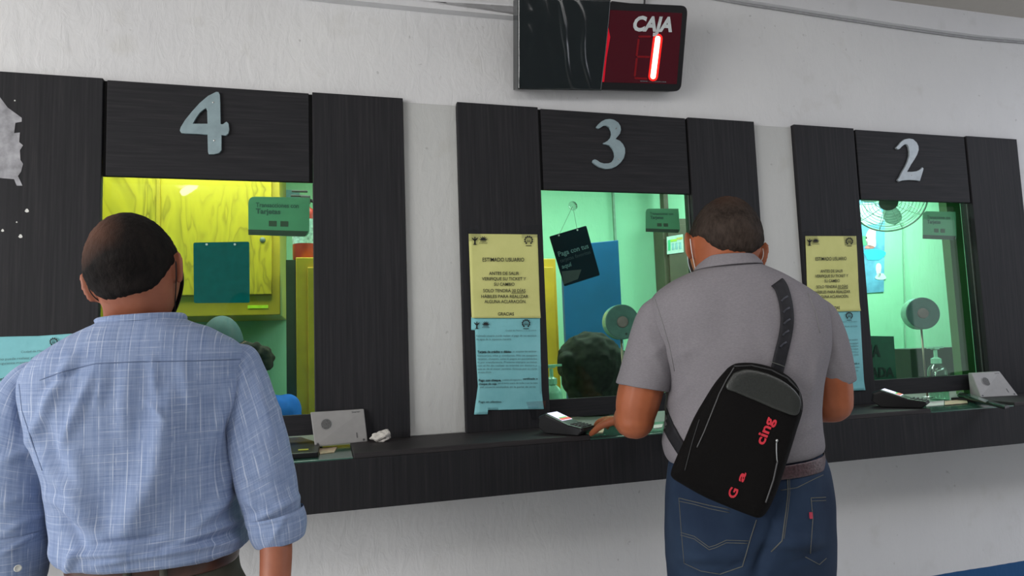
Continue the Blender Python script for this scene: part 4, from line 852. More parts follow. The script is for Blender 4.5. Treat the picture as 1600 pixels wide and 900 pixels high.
def add_hand(mb, wrist, fwd, palm_n, side, curl=.5, size=1.0, spread=.1):
    """palm and five separate bent fingers. fwd: along the hand, palm_n: out of the palm, side=+1 thumb towards fwd x palm_n"""
    f = Vector(fwd).normalized(); n = Vector(palm_n); n = (n - f * n.dot(f)).normalized(); t = f.cross(n).normalized() * side; wr = Vector(wrist)
    for a in (-.030, -.010, .010, .030): limb_s(mb, [wr + t * a * .55, wr + f * .045 * size + t * a * .85, wr + f * .088 * size + t * a], [.014 * size, .0145 * size, .0115 * size], 10, 3)
    for a, ln in ((.030, .070), (.010, .080), (-.010, .075), (-.030, .058)):
        d = (f + t * a * spread * 20).normalized(); p = wr + f * .088 * size + t * a; L_ = [p]; ang = curl * .45
        for j, seg in enumerate((.45, .31, .24)):
            dd = d * math.cos(ang) + n * math.sin(ang); p = p + dd * ln * seg * size; L_.append(p); ang += curl * .8
        limb_s(mb, L_, [.0098 * size, .0092 * size, .0084 * size, .0072 * size], 10, 3)
    p = wr + f * .022 * size + t * .026; L_ = [p]; d = (f * .72 + t * .62 + n * .3).normalized(); p2 = p + d * .042 * size; d2 = (f * .85 + t * .28 + n * .45).normalized(); p3 = p2 + d2 * .032 * size; p4 = p3 + d2 * .024 * size
    limb_s(mb, [p, p2, p3, p4], [.014 * size, .0115 * size, .0105 * size, .0085 * size], 10, 3)
def fuse(mb, name, mat, parent, vox=.0045, smooth=6):
    """one continuous skin from the overlapping volumes"""
    o = mb.build(name, mat, None); m = o.modifiers.new('r', 'REMESH'); m.mode = 'VOXEL'; m.voxel_size = vox; m.use_smooth_shade = True
    s = o.modifiers.new('s', 'SMOOTH'); s.factor = .5; s.iterations = smooth
    dg = bpy.context.evaluated_depsgraph_get(); dg.update(); me = bpy.data.meshes.new_from_object(o.evaluated_get(dg)); me.transform(Matrix.Translation(o.location - origin(parent)))
    bpy.data.objects.remove(o); me.name = name
    for p in me.polygons: p.use_smooth = True
    q = bpy.data.objects.new(name, me); COL.objects.link(q); q.parent = parent; return q
def bvh(grid, closed=True):
    mb = MB(); mb.grid(grid, closed=closed); return BVHTree.FromPolygons([tuple(v) for v in mb.v], [f if len(f) < 5 else f for f in mb.f])
def drape(tree, pts, off, step=6):
    """seen line laid on a surface"""
    out = []
    for (a, b), (c, d) in zip(pts[:-1], pts[1:]):
        k = max(1, int(math.hypot(c - a, d - b) / step))
        for i in range(k): out.append((a + (c - a) * i / k, b + (d - b) * i / k))
    out.append(pts[-1]); res = []
    for u, v in out:
        h = tree.ray_cast(CP, ray(u, v).normalized())
        if h[0] is not None:
            n = h[1] if h[1].dot(CP - h[0]) > 0 else -h[1]; res.append((h[0] + n * off, n))
    return res
def seam_obj(name, trees, pts, r, mat, parent, off=.0005):
    L_ = drape(trees, pts, off)
    if len(L_) < 3: return
    mb = MB(); mb.tube([p for p, n in L_], r, 6); mb.build(name, mat, parent, smooth=True)
def shoe(mb, ankle, heading, L_=.27):
    f = Vector((math.sin(heading), math.cos(heading), 0)); s = Vector((f.y, -f.x, 0)); a = Vector((ankle.x, ankle.y, 0)) - f * .07; rows = []
    for t, w_, h_ in ((0, .028, .06), (.08, .036, .085), (.3, .038, .095), (.5, .042, .07), (.75, .048, .05), (.93, .038, .038), (1, .02, .025)):
        c = a + f * L_ * t; rows.append([c + s * w_ * math.cos(q) + Vector((0, 0, max(0.0, h_ * .5 + h_ * .5 * math.sin(q)))) for q in [2 * math.pi * k / 20 for k in range(20)]])
    mb.grid(rows, closed=True, capped=True)

# ================= man at window four
MT['hair1'] = hairmat('black_thinning_hair', (.004, .0035, .0035, 1), (.014, .011, .010, 1), (-.30, .62, .62, (.095, .045, .030, 1), .9))
H1 = -.05; d1 = 1.22; e1 = .09
man = thing('person', Vector((S(235, 890, d1).x, S(235, 890, d1).y, 0)), 'dark-haired man in a blue checked linen shirt standing at window four', 'person')
T1 = [(158, 497, 285, 490, .062), (150, 506, 294, 499, .072), (122, 519, 330, 511, .085), (90, 537, 350, 521, .10), (56, 560, 374, 534, .112), (36, 585, 388, 553, .12), (30, 615, 391, 583, .125), (36, 650, 388, 620, .13), (52, 695, 381, 660, .132), (68, 735, 375, 705, .134), (76, 780, 373, 760, .138), (80, 812, 377, 794, .142), (83, 832, 384, 814, .147), (82, 850, 391, 829, .150), (90, 864, 391, 840, .148), (104, 869, 382, 845, .138), (110, 865, 372, 841, .125)]
rows1 = [pxrow(a, b, c, d, d1, e, H1) for a, b, c, d, e in T1]
CR1 = [(110, 560, 45, 690, 9, .007), (150, 572, 95, 700, 8, .006), (165, 568, 150, 640, 6, .004), (238, 560, 246, 640, 5, .004), (200, 575, 192, 680, 10, .005), (285, 570, 300, 650, 10, .004),
       (262, 620, 240, 760, 20, .012), (240, 740, 185, 850, 26, .013), (60, 640, 100, 760, 13, -.006), (70, 720, 140, 800, 13, .009), (82, 775, 160, 835, 12, .008), (95, 800, 130, 860, 11, -.006), (110, 690, 135, 780, 14, .005),
       (110, 868, 240, 862, 6, .006), (150, 882, 370, 846, 6, .006), (200, 872, 380, 826, 8, -.005), (260, 858, 380, 812, 6, .006), (330, 800, 378, 700, 12, .007), (300, 830, 372, 760, 9, .006), (230, 625, 258, 655, 4, .005), (365, 600, 330, 700, 12, .006), (120, 860, 105, 890, 6, .006),
       (150, 850, 250, 838, 5, -.005), (350, 640, 372, 730, 7, -.004), (60, 612, 130, 572, 7, -.004)]
cf0 = creases(CR1); cf = lambda p, n: 1.6 * cf0(p, n); g1, uv1 = loft(rows1, 190, 200, 2.35, lambda p, n: cf(p, n) + cloth(p, .0028, 9, 1) + cloth(p, .0012, 26, 5))
rt = Vector((math.cos(H1), -math.sin(H1), 0))
mb = MB(); mb.grid(g1, closed=True); shirt = mb.build('shirt', 'plaid', man, smooth=True, uv=[(p.dot(rt), p.z) for p, q, l, w_ in uv1], flip=False)
tree1 = bvh(g1)
seam_obj('yoke_seam', tree1, [(62, 594), (100, 580), (150, 568), (220, 565), (300, 564), (384, 561)], .0011, simple('blue_seam', (.12, .165, .28, 1), .9), shirt, -.0002)
seam_obj('armhole_seam', tree1, [(392, 548), (388, 590), (380, 640), (374, 700)], .0012, simple('blue_seam', (.12, .165, .28, 1), .9), shirt, -.0002)
seam_obj('armhole_seam', tree1, [(30, 600), (34, 640), (50, 690), (66, 735)], .0012, simple('blue_seam', (.12, .165, .28, 1), .9), shirt, -.0002)
# collar band
cr = [pxrow(150, 507, 293, 500, d1, .074, H1), pxrow(148, 502, 293, 494, d1, .073, H1), pxrow(151, 499, 289, 489.5, d1, .070, H1), pxrow(154, 499, 285, 490, d1, .066, H1), pxrow(156, 508, 284, 499, d1, .064, H1)]
gg, uu = loft(cr, 18, 100, 2.2); MB().grid(gg, closed=True).build('collar_band', 'plaid', shirt, smooth=True, uv=[(p.dot(rt), p.z) for p, q, l, w_ in uu], flip=False)
def sleeve(rows_px, d, h, b, mat, parent, cr, seed, ns=110, amp=.003, name='sleeve', ds=None, ex=2.0, solid=0):
    rr = []
    for i, (a, b_, c, e) in enumerate(rows_px): dd = ds[i] if ds else d; r = pxrow(a, b_, c, e, dd, 1e-3, h); w_ = Vector(r[3:6]).length; n = Vector((math.sin(h), math.cos(h), 0)); rr.append(r[:6] + [*(n * w_ * b)])
    cf_ = creases(cr); g, u = loft(rr, ns, 72, ex, lambda p, n: cf_(p, n) + cloth(p, amp, 12, seed))
    return MB().grid(g, closed=True, capped=False).build(name, mat, parent, smooth=True, uv=[((q - math.pi / 2) * w_, -l) for p, q, l, w_ in u], flip=False, solid=solid), g
slr = [(318, 600, 338, 540), (326, 604, 372, 537), (333, 618, 398, 547), (339, 640, 413, 574), (346, 676, 429, 614), (355, 717, 444, 662), (366, 762, 457, 712), (378, 800, 466, 762), (384, 822, 473, 800), (390, 830, 472, 810)]
slev, gs = sleeve(slr, 1.19, .02, .84, 'plaid', shirt, [(386, 545, 376, 640, 7, .003), (400, 600, 432, 690, 8, .004), (385, 640, 440, 640, 6, .003), (380, 700, 450, 720, 7, .006), (378, 750, 460, 760, 6, -.004), (384, 780, 440, 810, 7, .007), (395, 815, 470, 775, 6, .006), (372, 730, 400, 800, 6, .005)], 3, ds=[1.268, 1.266, 1.262, 1.256, 1.245, 1.235, 1.225, 1.22, 1.215, 1.215])
cuf = [(386, 812, 474, 789), (387, 822, 478, 800), (389, 835, 480, 812), (393, 846, 479, 825), (399, 855, 476, 835), (405, 853, 468, 834), (404, 840, 466, 822)]
sleeve(cuf, 1.215, .02, .98, 'plaid', shirt, [(390, 820, 470, 805, 4, .003), (420, 850, 450, 800, 5, .003)], 6, 50, .0018, 'rolled_cuff')
sll = [(68, 560, 100, 606), (36, 567, 92, 612), (10, 588, 87, 626), (-10, 622, 86, 655), (-24, 670, 86, 700), (-36, 720, 84, 745), (-42, 770, 83, 790), (-42, 815, 80, 820), (-40, 850, 76, 848)]
sleeve(sll, 1.19, -.1, .95, 'plaid', shirt, [(25, 600, 32, 680, 6, -.006), (40, 690, 70, 760, 7, .006), (0, 720, 60, 700, 8, .007), (-10, 790, 60, 770, 6, .004), (10, 830, 70, 800, 6, .006)], 8, ds=[1.19, 1.188, 1.182, 1.175, 1.165, 1.16, 1.155, 1.15, 1.15])
cul = [(-44, 838, 80, 822), (-46, 850, 81, 835), (-44, 875, 79, 862), (-40, 900, 75, 892), (-36, 912, 70, 906), (-34, 905, 66, 898)]
sleeve(cul, 1.15, -.1, .98, 'plaid', shirt, [(0, 868, 75, 822, 4, .004)], 11, 50, .0018, 'rolled_cuff')
hb = BVHTree.FromPolygons([tuple(v) for v in MB().grid(gs, closed=True).v], MB().grid(gs, closed=True).f)
bt = S(28, 888, 1.080); mb = MB(); mb.lathe(bt, CP - bt, [(.0052, -.001), (.0056, .0008), (.0045, .0018), (.0038, .0010)], 20); mb.build('cuff_button', simple('pearl_button', (.55, .55, .50, 1), .3), shirt, smooth=True)
# body
hc = S(212, 427, 1.215); HM1 = head_matrix(hc, .16, .12, -.22, .925)
body = MB(); add_head(body, HM1)
nk = S(216, 500, 1.240); limb_s(body, [hc + Vector((.0, .005, -.04)), nk, nk + Vector((0, 0, -.05))], [.056, .056, .062], 24)
tr = [pxrow(a + (c - a) * .06, b + 6, c - (c - a) * .06, d + 6, d1, e * .86, H1) for a, b, c, d, e in T1[1:16]]
gt, _ = loft(tr, 60, 48, 2.3); body.grid(gt, closed=True, capped=True)
A1 = [S(374, 608, 1.25), S(399, 690, 1.235), S(422, 782, 1.215), S(431, 845, 1.20), S(430, 915, 1.17), S(430, 980, 1.16)]; B1 = [S(54, 620, 1.18), S(32, 690, 1.165), S(21, 780, 1.152), S(18, 860, 1.145), S(19, 940, 1.135), S(20, 1010, 1.125)]
for q_ in (A1, B1): limb_s(body, q_, [.028, .030, .029, .029, .027, .024])
wrR, wrL = A1[-1], B1[-1]
add_hand(body, wrR, (0.02, .12, -1), (-1, .1, 0), 1, .45); add_hand(body, wrL, (0.0, .12, -1), (1, .1, 0), -1, .45)
hipc = S(240, 905, d1); 
for s_ in (-1, 1): hp_ = hipc + rt * s_ * .085 + Vector((0, 0, -.12)); kn = Vector((hp_.x, hp_.y + .01, .50)); an = Vector((hp_.x, hp_.y - .01, .09)); limb_s(body, [hp_ + Vector((0, 0, .08)), hp_, kn, an], [.07, .075, .05, .035])
sk = fuse(body, 'body', 'skin1', man)
# trousers, belt, shoes
pr = [pxrow(112, 860, 371, 835, d1, .118, H1), pxrow(106, 890, 374, 865, d1, .126, H1), pxrow(96, 960, 384, 945, d1, .13, H1), pxrow(96, 1010, 392, 1000, d1, .13, H1)]
gp, _ = loft(pr, 40, 80, 2.3); pm = MB(); pm.grid(gp, closed=True, capped=True)
for s_ in (-1, 1):
    hp_ = hipc + rt * s_ * .085; limb_s(pm, [hp_ + Vector((0, 0, -.06)), Vector((hp_.x, hp_.y, .60)), Vector((hp_.x, hp_.y, .45)), Vector((hp_.x, hp_.y, .10))], [.088, .082, .072, .062], 24)
pt = fuse(pm, 'trousers', 'trouser', man, .006, 4)
br_ = [pxrow(108, 902, 372, 872, d1, .127, H1), pxrow(106.5, 902, 373.5, 872, d1, .130, H1), pxrow(104.5, 925, 375, 898, d1, .131, H1), pxrow(106, 927, 373, 900, d1, .128, H1)]
br_ = [pxrow(106, 848, 374, 824, d1, .122, H1), pxrow(105, 848, 375, 824, d1, .128, H1), pxrow(104.5, 884, 375.5, 861, d1, .131, H1), pxrow(106, 885, 374, 862, d1, .126, H1)]
gb, _ = loft(br_, 14, 100, 2.3); belt = MB().grid(gb, closed=True).build('belt', simple('brown_leather', (.065, .028, .020, 1), .35, 0, .5, .25, 30), man, smooth=True, flip=False)
tb_ = bvh(gb)
for u in (198, 255, 366):
    L_ = drape(tb_, [(u, 872), (u + 1, 912)], .002); mb = MB()
    if len(L_) > 2:
        rr = [[p - rt * .006, p + rt * .006] for p, n in L_]; mb.grid(rr); mb.build('belt_loop', 'trouser', pt, smooth=True, solid=.002)
for s_ in (-1, 1): mb = MB(); shoe(mb, hipc + rt * s_ * .085, H1); mb.build('shoe', simple('black_leather', (.012, .010, .010, 1), .4), man, smooth=True)
# hair, mask with loops
def line1(az):
    a = abs((az + math.pi) % (2 * math.pi) - math.pi)     # 0 = face, pi = nape
    return float(np.interp(a, [0, .9, 1.35, 1.5, 1.75, 2.0, 2.3, 2.6, 3.15], [.075, .05, .01, -.022, -.010, -.034, -.054, -.062, -.064]))
hair_obj('hair', HM1, 'hair1', man, line1, .006)
def mask(M_, mat, loopmat, parent, fr=.9):
    rows = []
    for i in range(26):
        el = -1.15 + i / 25 * 1.22; row = []
        for k in range(41):
            az = (k / 40 - .5) * 2 * fr; p = head_pt(az, el); n = Vector((p.x / .077 ** 2, p.y / .1 ** 2, p.z / .118 ** 2)).normalized(); p = p + n * .007; row.append(M_ @ p)
        rows.append(row)
    m = MB().grid(rows).build('face_mask', mat, parent, smooth=True, solid=.0015, flip=False)
    for s_ in (-1, 1):
        e = M_ @ Vector((s_ * .079, .012, .016)); e2 = M_ @ Vector((s_ * .084, -.013, .004)); e3 = M_ @ Vector((s_ * .077, -.010, -.034)); a = M_ @ (head_pt(s_ * fr, -.05) * 1.08); b = M_ @ (head_pt(s_ * fr, -.75) * 1.08)
        st = spline([[*a], [*e], [*e2], [*e3], [*b]], 30); MB().tube([Vector(x) for x in st], .0010, 8).build('ear_loop', loopmat, m, smooth=True)
mask(HM1, 'mask_b', 'mask_b', man)

# ================= man at window three
MT['hair2'] = hairmat('short_greying_hair', (.012, .008, .006, 1), (.050, .036, .029, 1), (-.1, .95, .55, (.055, .026, .014, 1), .6))
H2 = .20; d2 = 1.60; r2 = Vector((math.cos(H2), -math.sin(H2), 0))
man2 = thing('person', Vector((S(1160, 720, d2).x, S(1160, 720, d2).y, 0)), 'man in a heather grey polo shirt and jeans paying at window three', 'person')
T2 = [(1098, 410, 1178, 405, .058), (1090, 420, 1188, 414, .072), (1070, 428, 1202, 421, .085), (1044, 441, 1228, 434, .10), (1022, 458, 1258, 451, .115), (1010, 480, 1282, 472, .128), (1012, 510, 1292, 500, .138), (1024, 548, 1292, 540, .145), (1036, 590, 1282, 585, .15), (1039, 630, 1276, 630, .155), (1036, 668, 1277, 662, .160), (1033, 694, 1279, 680, .162), (1036, 712, 1279, 692, .158), (1044, 724, 1274, 699, .148), (1052, 724, 1266, 700, .135)]
rows2 = [pxrow(a, b, c, d, d2, e, H2) for a, b, c, d, e in T2]
CR2 = [(1060, 500, 1075, 600, 8, .004), (1035, 640, 1080, 600, 8, .005), (1090, 470, 1160, 500, 14, .004), (1255, 590, 1220, 520, 10, .004), (1262, 640, 1275, 560, 7, .005), (1235, 690, 1275, 660, 6, .004), (1050, 560, 1090, 540, 9, .003), (1040, 690, 1060, 660, 7, .005), (1130, 440, 1135, 540, 26, -.005), (1190, 500, 1215, 570, 12, .004)]
cf2 = creases(CR2); g2, uv2 = loft(rows2, 170, 180, 2.3, lambda p, n: cf2(p, n) + cloth(p, .0028, 8, 21))
polo = MB().grid(g2, closed=True).build('polo_shirt', 'polo', man2, smooth=True, flip=False); tree2 = bvh(g2)
cl = [pxrow(1102, 409, 1172, 404, d2, .056, H2), pxrow(1100, 403, 1174, 400.5, d2, .059, H2), pxrow(1097, 402, 1177, 400, d2, .062, H2), pxrow(1091, 410, 1183, 405, d2, .071, H2), pxrow(1084, 420, 1190, 413, d2, .082, H2), pxrow(1085, 422, 1189, 415, d2, .080, H2)]
gg, _ = loft(cl, 30, 100, 2.2); MB().grid(gg, closed=True).build('collar', 'polo', polo, smooth=True, flip=False)
seam_obj('shoulder_seam', tree2, [(1022, 462), (1034, 500), (1046, 540), (1054, 580)], .001, simple('grey_seam', (.17, .165, .17, 1)), polo)
seam_obj('shoulder_seam', tree2, [(1262, 458), (1275, 490), (1281, 520)], .001, simple('grey_seam', (.17, .165, .17, 1)), polo)
sl = [(1020, 464, 1056, 462), (1001, 480, 1066, 484), (989, 508, 1066, 522), (978, 545, 1058, 562), (969, 578, 1050, 596), (963, 597, 1045, 611), (967, 596, 1041, 608), (972, 585, 1040, 598)]
so, sg = sleeve(sl, 1.60, .3, .95, 'polo', polo, [(1000, 500, 1040, 590, 8, .003), (1050, 530, 1010, 560, 8, .004)], 31, 90, .002)
sr = [(1256, 458, 1284, 468), (1238, 484, 1302, 482), (1238, 520, 1318, 514), (1248, 560, 1328, 550), (1262, 594, 1333, 578), (1274, 609, 1335, 592), (1279, 606, 1330, 590), (1280, 595, 1326, 580)]
sleeve(sr, 1.60, .3, .95, 'polo', polo, [(1290, 500, 1318, 580, 7, .003), (1262, 540, 1300, 580, 8, .004)], 33, 90, .002)
# skin
hc2 = S(1132, 387, 1.63); HM2 = head_matrix(hc2, .26, .28, .17, 1.075)
body = MB(); add_head(body, HM2)
nk2 = S(1138, 430, 1.64); limb_s(body, [hc2 + Vector((.0, .0, -.03)), nk2, nk2 + Vector((0, 0, -.06))], [.053, .053, .058], 24)
tr = [pxrow(a + (c - a) * .06, b + 4, c - (c - a) * .06, d + 4, d2, e * .86, H2) for a, b, c, d, e in T2[1:]]
gt, _ = loft(tr, 60, 48, 2.3); body.grid(gt, closed=True, capped=True)
shL2, elL2 = S(1030, 505, 1.60), S(992, 655, 1.60); wrL2 = Vector((.405, -.350, 1.130))
limb_s(body, [shL2, S(1006, 590, 1.60), S(996, 630, 1.60), elL2], [.055, .055, .053, .046]); limb_s(body, [elL2, elL2.lerp(wrL2, .35), wrL2], [.048, .046, .029])
add_hand(body, wrL2, (.0, .62, -.05), (0, 0, -1), 1, .35, 1.02)
shR2, elR2 = S(1275, 505, 1.60), S(1299, 628, 1.60); wrR2 = Vector((.640, -.40, 1.145))
limb_s(body, [shR2, S(1294, 590, 1.60), elR2], [.055, .053, .050]); limb_s(body, [elR2, elR2.lerp(wrR2, .35) + Vector((.015, 0, 0)), wrR2], [.050, .044, .028])
add_hand(body, wrR2, (-.1, .6, -.12), (0, 0, -1), -1, .35, 1.02)
hip2 = S(1168, 800, d2)
for s_ in (-1, 1): hp_ = hip2 + r2 * s_ * .09; limb_s(body, [hp_ + Vector((0, 0, .05)), hp_ + Vector((0, 0, -.1)), Vector((hp_.x, hp_.y, .5)), Vector((hp_.x, hp_.y, .09))], [.06, .075, .05, .036])
fuse(body, 'body', 'skin2', man2)
def line2(az):
    a = abs((az + math.pi) % (2 * math.pi) - math.pi)
    return float(np.interp(a, [0, .9, 1.35, 1.5, 1.75, 2.0, 2.3, 2.6, 3.15], [.078, .055, .015, -.015, .002, -.006, -.028, -.044, -.047]))
hair_obj('hair', HM2, 'hair2', man2, line2, .0045)
mask(HM2, 'mask_blue', 'mask_w', man2)
# jeans
J = [(1048, 716, 1272, 697, .138), (1044, 724, 1278, 704, .146), (1040, 745, 1288, 728, .152), (1037, 785, 1295, 770, .160), (1037, 825, 1297, 810, .165), (1039, 870, 1298, 860, .160), (1043, 915, 1295, 910, .152), (1048, 945, 1292, 942, .14)]
cfj = creases([(1100, 850, 1100, 880, 40, .022), (1240, 830, 1240, 860, 34, .022), (1222, 780, 1205, 840, 8, -.012), (1205, 840, 1182, 900, 8, -.020), (1060, 890, 1130, 905, 6, -.005), (1120, 900, 1175, 870, 6, -.006), (1230, 880, 1285, 860, 6, -.005), (1060, 740, 1120, 780, 12, .004)])
gj, _ = loft([pxrow(a, b, c, d, d2, e, H2) for a, b, c, d, e in J], 120, 140, 2.3, lambda p, n: cfj(p, n) + cloth(p, .003, 10, 41)); jm = MB(); jm.grid(gj, closed=True, capped=True)
for s_ in (-1, 1):
    hp_ = hip2 + r2 * s_ * .092; rr = []
    for z_, r_ in ((hp_.z - .06, .10), (hp_.z - .16, .098), (.60, .088), (.45, .076), (.25, .070), (.075, .068)): rr.append([hp_.x, hp_.y, z_, *(r2 * r_), *(Vector((math.sin(H2), math.cos(H2), 0)) * r_ * 1.1)])
    gl, _ = loft(rr, 60, 60, 2.1, lambda p, n: cloth(p, .005, 9, 44 + s_)); jm.grid(gl, closed=True, capped=True)
jeans = fuse(jm, 'jeans', 'denim', man2, .005, 3)
dgj = bpy.context.evaluated_depsgraph_get(); treej = BVHTree.FromPolygons([tuple(v.co + origin(jeans)) for v in jeans.data.vertices], [tuple(p.vertices) for p in jeans.data.polygons])
sj = lambda pts, r=.0009, m='stitch', nm='stitching': seam_obj(nm, treej, pts, r, m, jeans, .0004)
sj([(1061, 778), (1085, 784), (1110, 790), (1140, 796)], .0011); sj([(1061, 783), (1085, 788), (1110, 795), (1140, 801)], .0009)
sj([(1061, 778), (1064, 820), (1069, 880)]); sj([(1069, 880), (1095, 892), (1125, 897)]); sj([(1125, 897), (1160, 885), (1173, 840), (1182, 812)], .0011)
sj([(1064, 832), (1085, 838), (1108, 855), (1118, 852), (1135, 844), (1170, 845)]); sj([(1064, 836), (1085, 842), (1108, 859), (1118, 856), (1135, 848), (1168, 849)])
sj([(1267, 778), (1290, 777)], .0011); sj([(1267, 783), (1290, 782)]); sj([(1267, 778), (1270, 810), (1266, 865)]); sj([(1258, 870), (1280, 882), (1291, 872)])
sj([(1230, 735), (1231, 770), (1228, 800), (1222, 845), (1205, 862)], .0014); sj([(1233, 735), (1234, 770), (1231, 800), (1225, 842)], .0008)
sj([(1220, 766), (1245, 762), (1275, 747), (1286, 742)]); sj([(1228, 733), (1255, 727), (1283, 720)], .0014, 'seam', 'waistband_seam')
L_ = drape(treej, [(1265, 800), (1266, 810)], .0015); mb = MB(); 
if L_: mb.box(L_[0][0].x - .003, L_[0][0].x + .003, L_[0][0].y - .004, L_[0][0].y, L_[-1][0].z, L_[0][0].z); mb.build('red_tab', simple('red_tab', (.35, .03, .06, 1)), jeans)
gb2, _ = loft([pxrow(1046, 728, 1278, 699.5, d2, .149, H2), pxrow(1045, 728, 1279.5, 699.5, d2, .153, H2), pxrow(1043, 742, 1281.5, 718, d2, .155, H2), pxrow(1044, 743, 1280, 719, d2, .151, H2)], 12, 100, 2.3)
MB().grid(gb2, closed=True).build('belt', simple('maroon_woven_leather', (.050, .022, .026, 1), .4, 0, .5, .5, 160, bump=.8), man2, smooth=True, flip=False)
for s_ in (-1, 1): mb = MB(); shoe(mb, hip2 + r2 * s_ * .092, H2); mb.build('shoe', simple('brown_shoe_leather', (.05, .03, .02, 1), .4), man2, smooth=True)

# ================= sling bag on his back
bag = thing('sling_bag', S(1150, 800, 1.42), 'black sling bag with red lettering worn across the grey polo back', 'bag')
MT['bagc'] = simple('black_nylon', (.0045, .004, .004, 1), .85, 0, .1, .25, 300, bump=.4); MT['bagl'] = simple('black_grained_leather', (.022, .024, .022, 1), .38, 0, .45, .15, 250, bump=.3); MT['redprint'] = simple('red_print', (.50, .018, .035, 1), .6)
hB = .42; nB = Vector((math.sin(hB), math.cos(hB), -.04)).normalized(); MBc = S(1150, 690, 1.405)
def BG(u, v, o=0.): r = ray(u, v); return CP + r * (((MBc + nB * o) - CP).dot(nB) / r.dot(nB))
outl = [(1137, 575), (1150, 568), (1175, 567), (1203, 573), (1228, 585), (1244, 600), (1253, 620), (1254, 642), (1245, 672), (1234, 708), (1222, 745), (1211, 775), (1198, 800), (1186, 809), (1168, 804), (1135, 791), (1100, 776), (1066, 757), (1050, 746), (1049, 735), (1058, 712), (1068, 690), (1083, 655), (1100, 625), (1118, 597)]
cen = np.mean(outl, axis=0); oc = spline([[*p] for p in outl + outl[:1]], 140)[:-1]
lay = []
for o, s in ((.085, .55), (.078, .88), (.068, .96), (.050, .995), (.028, 1.0), (.014, .985), (.005, .955), (0, .92), (-.004, .80), (-.007, .55), (-.008, .2)):
    lay.append([BG(cen[0] + (p[0] - cen[0]) * s, cen[1] + (p[1] - cen[1]) * s, o) for p in oc])
MB().grid(lay, closed=True, capped=True).build('bag_body', 'bagc', bag, smooth=True)
treeb = bvh(lay)
lp = [(1146, 583), (1168, 577), (1203, 585), (1232, 601), (1249, 620), (1251, 636), (1243, 649), (1215, 641), (1180, 626), (1151, 614), (1134, 605)]
lpc = [tuple(p) for p in spline([[*p] for p in lp + lp[:1]], 60)[:-1]]
lc = np.mean(lp, axis=0); rw = []
for t in (.01, .25, .5, .7, .85, .95, 1.0, 1.01):
    rw.append([(lambda u, v: BG(u, v, -.0085 - .0035 * min(1, (1.01 - t) / .12)))(lc[0] + (q[0] - lc[0]) * min(t, 1), lc[1] + (q[1] - lc[1]) * min(t, 1)) for q in lpc])
MB().grid(rw, closed=True, capped=False).build('leather_panel', 'bagl', bag, smooth=True)
pip = lambda nm, pts, r, m, off=.001: (lambda q: MB().tube([p for p, n in q], r, 8).build(nm, m, bag, smooth=True) if len(q) > 2 else None)(drape(treeb, pts, off, 4))
pip('piping', [(1147, 575), (1136, 592), (1124, 615), (1112, 645), (1100, 675), (1089, 699)], .0014, 'greyd'); pip('piping', [(1147, 573), (1175, 572), (1205, 579), (1230, 592), (1248, 612), (1251, 640)], .0022, 'blackm')
pip('seam_line', [(1093, 655), (1082, 690), (1070, 735)], .0012, 'blackm'); pip('zip', [(1213, 690), (1213, 706), (1214, 722)], .0014, 'steel', .001); pip('zip_line', [(1214, 722), (1208, 750), (1196, 785)], .0016, 'greyd')
zp = drape(treeb, [(1213, 688), (1213.1, 688)], .003)
if zp: mb = MB(); mb.lathe(zp[0][0], -nB, [(.0026, 0), (.0026, .002), (.001, .003)], 12); mb.build('zip_pull', 'steel', bag)
def btext(s, a, b, upv, mname, bold=.026):
    A_ = BG(a[0], a[1], -.0095); B_ = BG(b[0], b[1], -.0095); U_ = BG(a[0] + upv[0], a[1] + upv[1], -.0095) - A_
    mb = MB(); put_text(mb, s, A_, B_, U_, -nB, bold); vs = mb.v
    mb2 = MB()
    for i, p in enumerate(vs):
        h = treeb.ray_cast(CP, (p - CP).normalized()); 
        if h[0] is not None: vs[i] = h[0] + (CP - h[0]).normalized() * .0016
    mb.build(mname, 'redprint', bag, solid=.0008)
btext('cing', (1193, 696), (1210, 655), (-14, -5.5), 'lettering'); btext('a', (1161, 754), (1166, 739), (-11, -4), 'lettering'); btext('G', (1148, 780), (1154, 765), (-12, -5), 'lettering')
# strap: over the right shoulder, and from the lower left corner round the left side
def ribbon(name, path, wpx, tree, parent, mat, off=.004, ext=None, thick=.0025):
    L_ = []
    for i, (u, v) in enumerate(path):
        a = Vector((path[min(i + 1, len(path) - 1)][0] - path[max(i - 1, 0)][0], path[min(i + 1, len(path) - 1)][1] - path[max(i - 1, 0)][1])).normalized(); n = Vector((-a.y, a.x)); row = []
        for t in (-1, -.5, 0, .5, 1):
            uu, vv = u + n.x * wpx * t / 2, v + n.y * wpx * t / 2; h = tree.ray_cast(CP, ray(uu, vv).normalized())
            row.append(h[0] + (CP - h[0]).normalized() * off if h[0] is not None else None)
        L_.append(row)
    for row in L_:
        ok = [p for p in row if p is not None]
        for j in range(5):
            if row[j] is None: row[j] = (ok[0] if ok else None)
    L_ = [r for r in L_ if r[0] is not None]
    if ext: L_ = ext(L_)
    return MB().grid(L_).build(name, mat, parent, smooth=True, solid=thick)
MT['strapm'] = simple('black_webbing', (.010, .010, .013, 1), .7, 0, .3, .3, 90)
path = [tuple(p) for p in spline([[1215, 441], [1222, 452], [1228, 475], [1230, 500], [1227, 525], [1221, 550], [1215, 575], [1211, 590]], 40)]
def over(L_):
    r0 = L_[0]; pre = [[p + Vector((0, .03 * k, -.006 * k * k + .004)) for p in r0] for k in (3, 2, 1)]; return pre + L_
strap = ribbon('shoulder_strap', path, 20, tree2, bag, 'strapm', .005, over)
ribbon('strap_stitch', [(1203, 565), (1208, 566.5), (1214, 568.5), (1220, 570.5), (1226, 573)], 1.4, tree2, strap, 'stitch', .0095, None, .0006)
